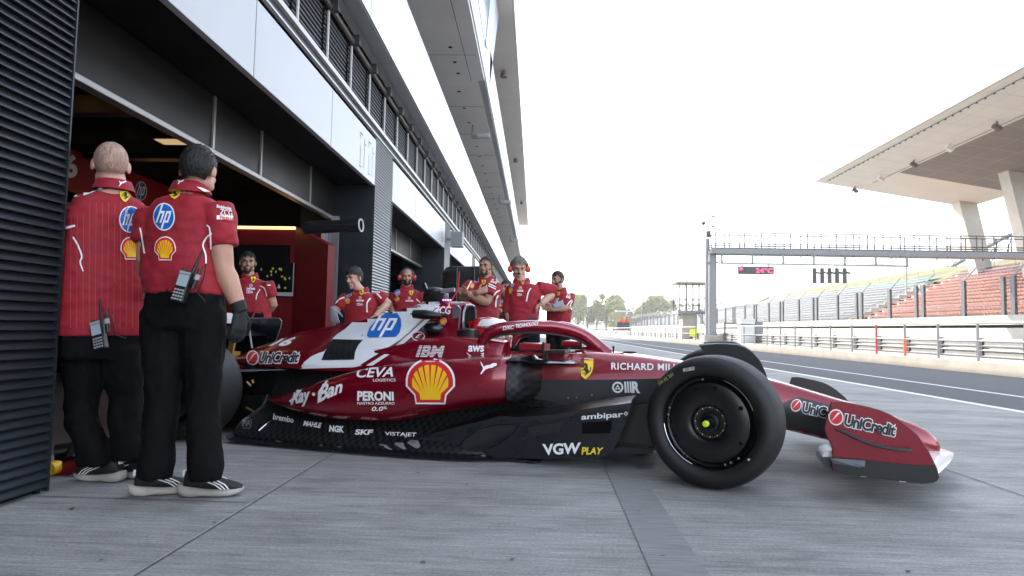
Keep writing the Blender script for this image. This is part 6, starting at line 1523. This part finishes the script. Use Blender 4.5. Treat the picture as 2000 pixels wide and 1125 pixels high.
# ---- the man inside the garage
def chest(T, sh=None, hp=None, she=None, uc=None, ce=None):
    if sh: shield_logo(T, rect(*sh), .005, 4, True)
    if hp: hp_logo(T, rect(*hp), .005, 5)
    if she: shell_logo(T, rect(*she), .005, 5)
    if uc:
        x0, y0, x1, y1 = uc; cx = (x0+x1)/2; r = (y1-y0)*.28; pol(T, [circ(cx, y0+r, r*1.1, 16)], 'white_ink', .004); pol(T, [circ(cx, y0+r, r*.85, 16)], 'red_ink', .0055); pol(T, [[(cx-r*.6, y0+1.5*r), (cx+r*.3, y0+.3*r), (cx+r*.6, y0+.5*r)]], 'white_ink', .007); txt(T, 'UniCredit', rect(x0, y0+(y1-y0)*.62, x1, y1), 'white_ink', bold=.06, lift=.005)
    if ce: txt(T, 'CEVA', rect(*ce), 'white_ink', bold=.04, lift=.005)
T = person('dark haired man in red polo standing inside the garage with hands behind his back', 7.0, (484, 513), R(26), R(8), (488, 540), (466, 556), (522, 556), ((458, 590), (466, 618, .2)), ((534, 596, .05), (513, 617, .22)),
    [(488, 541, 13, .075), (490, 549, 27, .10), (492, 565, 33, .12), (494, 590, 32, .12), (496, 622, 32, .12)], (496, 622), [((486, 730), (484, 800), -1), ((508, 730), (508, 800), 1)], R(18), 'skin_tan', 'short', 'hair_black', .985, .6, voxel=.013, hairh=.012)
chest(T, (490, 541, 499, 552), None, None, (482, 555, 498, 566), (481, 567, 494, 573))
piping(T, [(508, 558), (517, 564), (521, 579)], 2); piping(T, [(508, 565), (502, 575), (500, 585)], 2); pol(T, [[(501, 531), (514, 539), (516, 543), (503, 535)]], 'white_ink', .004, 4); pol(T, [rect(518, 546, 523, 549), rect(521, 550, 527, 553), rect(522, 556, 528, 558)], 'white_ink', .005)
T.done()
# ---- the young man with grey gloves
T = person('young man with brown quiff and grey gloves leaning down behind the white engine cover', 7.5, (692, 543), R(-28), R(17), (704, 568), (676, 584), (738, 578), ((655, 606, -.05), (650, 604, -.22), (654, 626, -.2), (1, 0, .2)), ((758, 592), (733, 617, -.12), (722, 624, -.1), (0, -1, 0)),
    [(706, 569, 13, .075), (706, 577, 30, .10), (706, 592, 33, .12), (705, 620, 31, .12), (704, 665, 31, .12)], (704, 665), [((694, 740), (694, 800), -1), ((716, 740), (716, 800), 1)], R(-6), 'skin_pale', 'tousled', 'hair_brown', None, .72, 1.05, gloves=('glove_grey', None), hairh=.024, voxel=.012, eyes_down=.003, hand_curl=.3)
chest(T, (702, 566, 710, 577), (675, 568, 687, 580), (674, 582, 684, 593), (696, 579, 711, 589), (697, 592, 709, 597))
piping(T, [(655, 593), (664, 584), (673, 581)], 2.5); piping(T, [(723, 575), (734, 572), (745, 583)], 2.5); piping(T, [(724, 582), (717, 592), (717, 610)], 2.5); pol(T, [[(712, 553), (722, 556), (733, 563), (728, 564)], rect(731, 566, 738, 568), rect(735, 570, 742, 572)], 'white_ink', .004, 4)
T.done()
# ---- the bald man with red ear muffs
def muffs(T, c, yaw, s, label_m='muff_red'):
    l = Vector((cos(yaw), sin(yaw), 0)); f = Vector((sin(yaw), -cos(yaw), 0)); up = Vector((0, 0, 1))
    for k in (-1, 1):
        b = MB(); M = Matrix.Translation(c+l*k*.102*s+up*-.01) @ (l*k).to_track_quat('Y', 'Z').to_matrix().to_4x4(); b.lathe([(0, .035*s), (.025*s, .034*s), (.038*s, .022*s), (.04*s, -.005*s), (.034*s, -.02*s), (0, -.022*s)], M, 22); b.build('ear_cup', label_m, T.t, smooth=True)
    pts = [c+l*.108*s*cos(R(a))+up*(.135*s*sin(R(a))-.01)+f*-.005 for a in range(5, 176, 10)]
    b = MB(); b.tube(pts, [(.006, .015)]*len(pts), 8, up=tuple(f)); b.build('headband', 'plastic_black', T.t, smooth=True)
    b = MB(); b.tube([c-l*.1*s+up*-.03, c-l*.075*s+f*.07*s-up*.065, c-l*.01+f*.125*s-up*.075*s], .004, 6); b.tube([c-l*.02+f*.122*s-up*.074*s, c+l*.0+f*.13*s-up*.074*s], .011, 8); b.build('microphone', 'plastic_black', T.t)
T = person('bald bearded man wearing red ear muffs in front of the louvred pier', 9.2, (795, 541), R(12), R(8), (795, 562), (770, 577), (820, 576), ((766, 600), (772, 632, -.2)), ((826, 600), (822, 632, -.2)),
    [(795, 562, 10, .075), (795, 568, 22, .10), (795, 580, 28, .12), (795, 605, 26, .12), (795, 640, 26, .12)], (795, 640), [((787, 700), (787, 750), -1), ((804, 700), (804, 750), 1)], R(6), 'skin_warm', 'shaved', 'hair_shaved', 1.06, .6, voxel=.014)
T.M; muffs(T, onY(795, 541, 9.2), R(12), .95)
chest(T, (799, 568, 807, 577), (771, 566, 781, 577), (770, 579, 780, 589), (792, 580, 807, 589), None)
piping(T, [(764, 590), (760, 604)], 2); piping(T, [(813, 584), (820, 590), (826, 594)], 2); pol(T, [[(806, 559), (816, 562), (822, 567), (815, 566)], [(784, 560), (774, 563), (771, 567), (777, 566)]], 'white_ink', .004, 4)
T.done()
# ---- crossed arms, broad man
T = person('broad man with short dark hair and crossed bare arms beside the black wheel trolley', 8.0, (949, 521), R(-16), R(8), (950, 545), (921, 560), (968, 563), ((903, 582, -.12), (934, 571, -.36), (942, 568, -.34), (0, 0, 1)), ((949, 591, -.20), (914, 574, -.34), (905, 570, -.28), (0, 0, 1)),
    [(950, 546, 14, .08), (947, 554, 27, .11), (943, 568, 34, .135), (940, 595, 36, .15, .03), (938, 625, 36, .16, .04), (936, 655, 35, .15, .02)], (936, 655), [((928, 740), (926, 800), -1), ((948, 740), (948, 800), 1)], R(-14), 'skin_tan', 'receding', 'hair_black', .97, .66, 1.1, thick=1.18, voxel=.012, hairh=.008, hs=1.05)
chest(T, (941, 547, 949, 556), (925, 541, 935, 552), (917, 553, 926, 563), None, None)
piping(T, [(911, 568), (916, 558), (921, 549)], 2.5); piping(T, [(950, 588), (951, 574)], 2.5); piping(T, [(947, 566), (951, 557)], 2); piping(T, [(962, 581), (969, 571), (976, 567)], 2.5); piping(T, [(968, 600), (969, 585), (973, 577)], 2.5)
pol(T, [[(959, 533), (968, 536), (972, 543), (962, 540)]], 'white_ink', .004, 4); txt(T, 'ZCG', [(957, 551), (969, 555), (971, 548), (960, 545)], bold=.04, lift=.005); pol(T, [[(954, 555), (969, 562), (969, 560), (955, 553)], [(953, 559), (968, 566), (968, 564), (954, 557)]], 'white_ink', .005, 4)
T.done()
# ---- man behind, half hidden
T = person('half hidden man with folded arms between the broad man and the grey haired man', 9.9, (989, 563), R(-25), R(3), (989, 580), (976, 592), (1004, 592), ((974, 612, -.1), (994, 604, -.3)), ((1006, 612, -.1), (980, 606, -.3)),
    [(989, 580, 9, .075), (989, 586, 18, .10), (989, 596, 22, .12), (989, 630, 21, .12), (989, 660, 21, .12)], (989, 662), [((983, 710), (983, 750), -1), ((997, 710), (997, 750), 1)], R(-12), 'skin_warm', 'short', 'hair_brown', None, .6, voxel=.015)
chest(T, None, (975, 586, 982, 592), (974, 593, 981, 599), None, None); T.done()
# ---- grey haired headset man
T = person('grey haired man with red ear muffs and one hand on his hip behind the cockpit', 7.2, (1014, 524), R(6), R(22), (1018, 549), (1000, 567), (1054, 562), ((993, 604, .0), (1000, 640, -.05)), ((1083, 569, .08), (1056, 594, -.06), (1044, 603, -.14), (0, -1, .3)),
    [(1019, 551, 14, .08), (1022, 557, 30, .105), (1024, 572, 33, .125), (1024, 600, 31, .13), (1022, 625, 30, .13, .02), (1021, 637, 30, .13)], (1021, 640), [((1008, 730), (1006, 800), -1), ((1036, 730), (1036, 800), 1)], R(-2), 'skin_pale', 'short', 'hair_grey', None, 1.12, .9, thick=1.1, voxel=.012, hairh=.018, hs=1.04, sleeveR=1.10, sleeveL=1.2, eyes_down=.003)
muffs(T, onY(1014, 524, 7.2), R(6), .92, mat('muff_orange', (.6, .06, .03), .4))
chest(T, (1018, 545, 1024, 556), (997, 547, 1004, 560), (994, 561, 1001, 573), (1010, 560, 1022, 570), (1010, 573, 1020, 578))
piping(T, [(1037, 563), (1032, 571), (1028, 589)], 2.5); pol(T, [[(1043, 538), (1048, 541), (1045, 543)], [(1044, 547), (1055, 541), (1056, 543), (1046, 549)], [(1048, 550), (1058, 545), (1058, 547), (1049, 552)]], 'white_ink', .005, 4)
T.done()
b = MB(); p = onY(1054, 591, 7.13); b.tube([p+Vector((-.022, 0, -.014)), p+Vector((.012, 0, .012))], .034, 16); tag(b.build('wrist_watch', 'plastic_black', smooth=True), 'black wrist watch worn on the arm of the grey haired man', 'watch')
b = MB(); p = onY(1040, 625, 7.04); b.box(p-Vector((.05, .02, .02)), p+Vector((.05, .02, .025)), bev=.006); tag(b.build('belt_pack', 'plastic_black'), 'black radio pack on the belt of the grey haired man', 'radio')
# ---- bearded man at the right
T = person('bearded man with folded arms and grey glove looking down, rightmost of the crew', 9.0, (1089, 546), R(-42), R(14), (1095, 567), (1078, 583), (1112, 579), ((1062, 597, -.15), (1084, 598, -.32), (1090, 596, -.3), (0, 0, 1)), ((1108, 601, -.1), (1078, 604, -.32), (1068, 602, -.3), (0, 0, 1)),
    [(1095, 568, 11, .075), (1094, 575, 22, .10), (1093, 588, 26, .12), (1092, 610, 25, .12), (1090, 636, 24, .12)], (1090, 638), [((1081, 720), (1080, 770), -1), ((1100, 720), (1100, 770), 1)], R(-32), 'skin_tan', 'short', 'hair_brown', 1.04, .64, voxel=.013, gloves=('glove_grey', None), hairh=.010)
chest(T, (1088, 571, 1094, 578), None, None, (1082, 583, 1092, 591), None)
pol(T, [[(1104, 561), (1111, 564), (1113, 568), (1106, 567)]], 'white_ink', .004, 4); txt(T, 'ZCG', [(1105, 581), (1113, 584), (1114, 572), (1108, 570)], bold=.04, lift=.005); piping(T, [(1107, 597), (1112, 590), (1117, 586)], 2); piping(T, [(1116, 605), (1114, 596), (1118, 588)], 2)
T.done()
# ---------------------------------------------------------------- the driver
hp_ = CO + Matrix.Rotation(CH, 3, 'Z') @ L(962, 655, .0)
t = thing('person', (hp_.x, hp_.y, .2), CH, 'helmeted racing driver in white and red suit sitting in the cockpit', 'person')
fw_ = Matrix.Rotation(CH, 3, 'Z') @ Vector((1, 0, 0)); lt = Matrix.Rotation(CH, 3, 'Z') @ Vector((0, -1, 0)); Zv = Vector((0, 0, 1))
b = MB(); b.tube([hp_-Zv*.02, hp_-Zv*.16-fw_*.02], [.08, .065], 14)
torso(b, [(hp_-Zv*.12-fw_*.02, .09, .08), (hp_-Zv*.15+fw_*.03, .16, .10), (hp_-Zv*.19+fw_*.10, .19, .12), (hp_-Zv*.25+fw_*.16, .19, .12), (hp_-Zv*.34+fw_*.18, .18, .12), (hp_-Zv*.5+fw_*.16, .16, .11)], lt, fw_)
for k in (-1, 1): b.tube([hp_-Zv*.2+lt*k*.17, hp_-Zv*.33+lt*k*.2+fw_*.2, hp_-Zv*.2+lt*k*.1+fw_*.42], [.06, .05, .035], 12)
bd = remeshed(b, .012, t, 'body', 'car_white' if False else cloth('suit_white', (.66, .62, .62)).name, 2, .004)
b = MB(); M = Matrix.Translation(hp_) @ Matrix.Rotation(CH, 4, 'Z')
b.loft([[M @ Vector((x, w*cos(2*pi*j/26), z+h*sin(2*pi*j/26))) for j in range(26)] for x, w, h, z in ((-.165, .03, .04, .055), (-.15, .075, .08, .04), (-.10, .115, .115, .02), (-.03, .13, .132, .01), (.04, .128, .13, .0), (.095, .108, .112, -.012), (.13, .075, .085, -.03), (.145, .035, .045, -.045))])
he = b.build('helmet', mat('helmet_red', (.55, .008, .016), .2, coat=.6), t, smooth=True, angle=80)
b = MB(); b.loft([[M @ Vector((x, w*cos(R(a)), .012+.06*sin(R(a))*0+z)) for a in range(-80, 81, 10)] for x, w, z in ((.0, .134, .045), (.0, .136, .0), (.0, .134, -.035))], cap=False, closed=False); b.bm.free()
b = MB(); rows = []
for z, k in ((.05, .93), (.03, .985), (.0, 1.0), (-.03, .97)):
    rows.append([M @ Vector((.02+.135*k*cos(R(a)), .138*k*sin(R(a)), z-.006)) for a in range(-85, 86, 10)])
b.loft(rows, cap=False, closed=False); b.build('visor', 'visor', he, smooth=True, angle=180)
b = MB(); rows = []
for z, k in ((.118, .62), (.105, .76), (.085, .9), (.062, .985)): rows.append([M @ Vector((-.01+.142*k*cos(R(a))*1.02, .138*k*sin(R(a)), z+.006)) for a in range(-120, 121, 12)])
b.loft(rows, cap=False, closed=False); b.build('helmet_band', mat('helmet_white', (.7, .68, .68), .2, coat=.5), he, smooth=True, angle=180)
b = MB(); b.prism([M @ Vector(v) for v in ((-.16, 0, .05), (-.10, 0, .125), (-.19, 0, .10), (-.205, 0, .03))], lt*.02, bev=.004); b.build('spoiler', 'helmet_red', he)
T = Target(he, t); unicredit(T, [(940, 639), (946, 639), (947, 633), (941, 633)], [(947, 640), (966, 640), (965, 634), (948, 634)], .004, step=3); T.done()
b = MB()
for k in (-1, 1): b.tube([hp_-Zv*.13+lt*k*.09-fw_*.05, hp_-Zv*.17+lt*k*.11+fw_*.06, hp_-Zv*.27+lt*k*.08+fw_*.14], [(.01, .028)]*3, 8)
b.build('harness', 'shirt_red', t)
# ---------------------------------------------------------------- loose things around the car
# covered wheel trolley
pa, pb = onY(856, 650, 8.9), onY(945, 520, 8.9)
t = thing('wheel_trolley', ((pa.x+pb.x)/2, 8.9, 0), 0, 'tall wheel trolley under a black fabric cover with yellow lettering', 'trolley')
x0, x1, zt = pa.x, pb.x+.12, pb.z
b = MB(); rings = []
for z, k, r in ((.12, 1, 0), (.5, 1.0, 0), (.9, 1.01, 0), (zt-.25, 1.0, 0), (zt-.08, .99, .0), (zt-.01, .9, 0), (zt+.01, .7, 0)):
    cx = (x0+x1)/2; hw = (x1-x0)/2*k; rings.append([Vector((cx+hw*ssup(cos(2*pi*j/40), .45), 8.9+.55+.55*k*ssup(sin(2*pi*j/40), .45), z)) for j in range(40)])
b.loft(rings)
cv = remeshed(b, .02, t, 'cover', cloth('cover_black', (.004, .0042, .0046), .85, .5, 0).name, 2, .008, 7)
b = MB()
for f in (.33, .66): b.tube([(x0+(x1-x0)*f, 8.9-.012, .2), (x0+(x1-x0)*f, 8.9-.012, zt-.03)], .008, 6)
b.tube([(x0+.02, 8.885, zt-.32), (x1-.02, 8.885, zt-.32)], .006, 6); b.build('strap', mat('strap_grey', (.09, .09, .095), .7), t)
T = Target(cv, t); txt(T, 'SCUDERIA', [(852.5, 541), (866, 541), (866, 536.5), (852.5, 536.5)], mat('gold_thread', (.42, .36, .05), .6), bold=.04, lift=.012, step=.3); txt(T, 'FERRARI', [(853.5, 547), (865, 547), (865, 542.5), (853.5, 542.5)], 'gold_thread', bold=.04, lift=.012, step=.3); T.done()
b = MB()
for sx in (x0+.1, x1-.1):
    for yy in (9.0, 9.9): b.lathe([(0, -.03), (.06, -.03), (.06, .03), (0, .03)], Matrix.Translation((sx, yy, .06)), 16)
b.build('castor', 'rubber', t)
# red jack with yellow wheel behind the louvred wall
p = onZ(100, 930)
t = thing('trolley_jack', p, 0, 'red trolley jack with yellow wheel on the floor behind the louvred wall', 'jack')
b = MB(); q = [onY(x, y, p.y+.02) for x, y in ((92, 938), (92, 915), (118, 905), (150, 898), (165, 897), (158, 905), (166, 912), (150, 918), (128, 930))]
b.prism(q, (0, .25, 0), bev=.004); b.build('frame', 'red_panel', t)
c = onY(104, 914, p.y); M = Matrix.Translation(c)
b = MB(); b.lathe([(0, -.03), (.028, -.03), (.036, -.036), (.036, .03), (0, .03)], M, 26); w_ = b.build('wheel', mat('wheel_yellow', (.75, .42, .01), .45), t, smooth=True)
b = MB(); b.lathe([(.0, -.044), (.009, -.042), (.011, -.031)], M, 14); b.build('hub', 'chrome', w_)
b = MB(); b.tube([onY(108, 885, p.y+.2), onY(150, 880, p.y+.25), onY(140, 905, p.y+.15)], [.05, .06, .05], 12); b.build('arm', 'plastic_black', t, smooth=True)
# banner marks inside the garage
def flat(polys, m, name, x, parent=None, step=None):
    b = MB()
    for p in polys: b.face([onX(px, py, x) for px, py in p])
    return b.build(name, m, parent, recalc=False)
bt = [o for o in bpy.data.objects if o.name == 'banner'][0]
b = poly_bm([mapq(circ(.5, .5, .5, 28), rect(265, 355, 286, 392))])
def onbanner(b, m, lift):
    for v in b.verts: v.co = bt.matrix_world.inverted() @ onX(v.co.x, v.co.y, XB+lift)
    return mesh_from(b, 'print', m, bn)
b.free()
onbanner(poly_bm([mapq(circ(.5, .5, .5, 28), rect(264, 354, 287, 392))]), 'white_ink', .003); onbanner(poly_bm([mapq(circ(.5, .5, .45, 28), rect(264, 354, 287, 392))]), 'blue_ink', .005)
S = lambda r: [(x+.42*(y-.5), y) for x, y in r]; rc = lambda x0, x1, y0, y1: [(x0, y0), (x1, y0), (x1, y1), (x0, y1)]
onbanner(poly_bm([mapq(S(r), rect(264, 354, 287, 392)) for r in (rc(.20, .285, .27, .93), rc(.39, .475, .27, .63), rc(.545, .63, .07, .72), rc(.73, .815, .27, .63), rc(.285, .47, .63, .72), rc(.63, .80, .63, .72), rc(.63, .73, .27, .36))]), 'white_ink', .007)
tb = fit(text_bm('16', .04)); qd = Quad((108, 346), (151, 348), (152, 302), (110, 300))
for v in tb.verts: p = qd(v.co.x, v.co.y); v.co = Vector((p.x, p.y, 0))
onbanner(tb, 'white_ink', .004)
# litter and marks on the concrete
b = MB(); b.face([onZ(x, y, .004) for x, y in ((133, 995), (141, 990.5), (147, 991), (140, 996))]); tag(b.build('leaf', mat('leaf_brown', (.12, .045, .02), .8)), 'small brown leaf lying on the concrete near the louvred wall', 'leaf')
rnd = random.Random(21); b = MB()
for i in range(150):
    x, y = rnd.uniform(-2.2, 5), rnd.uniform(1.2, 9); s = rnd.uniform(.003, .011)*(1 if rnd.random() < .93 else 1.8); a = rnd.uniform(0, 6.28); n = rnd.randint(5, 8)
    b.face([(x+s*rnd.uniform(.4, 1)*cos(a+2*pi*k/n)*1.6, y+s*rnd.uniform(.4, 1)*sin(a+2*pi*k/n), .0045) for k in range(n)])
o = b.build('rubber_crumb', 'joint_dark', recalc=False); o['kind'] = 'stuff'
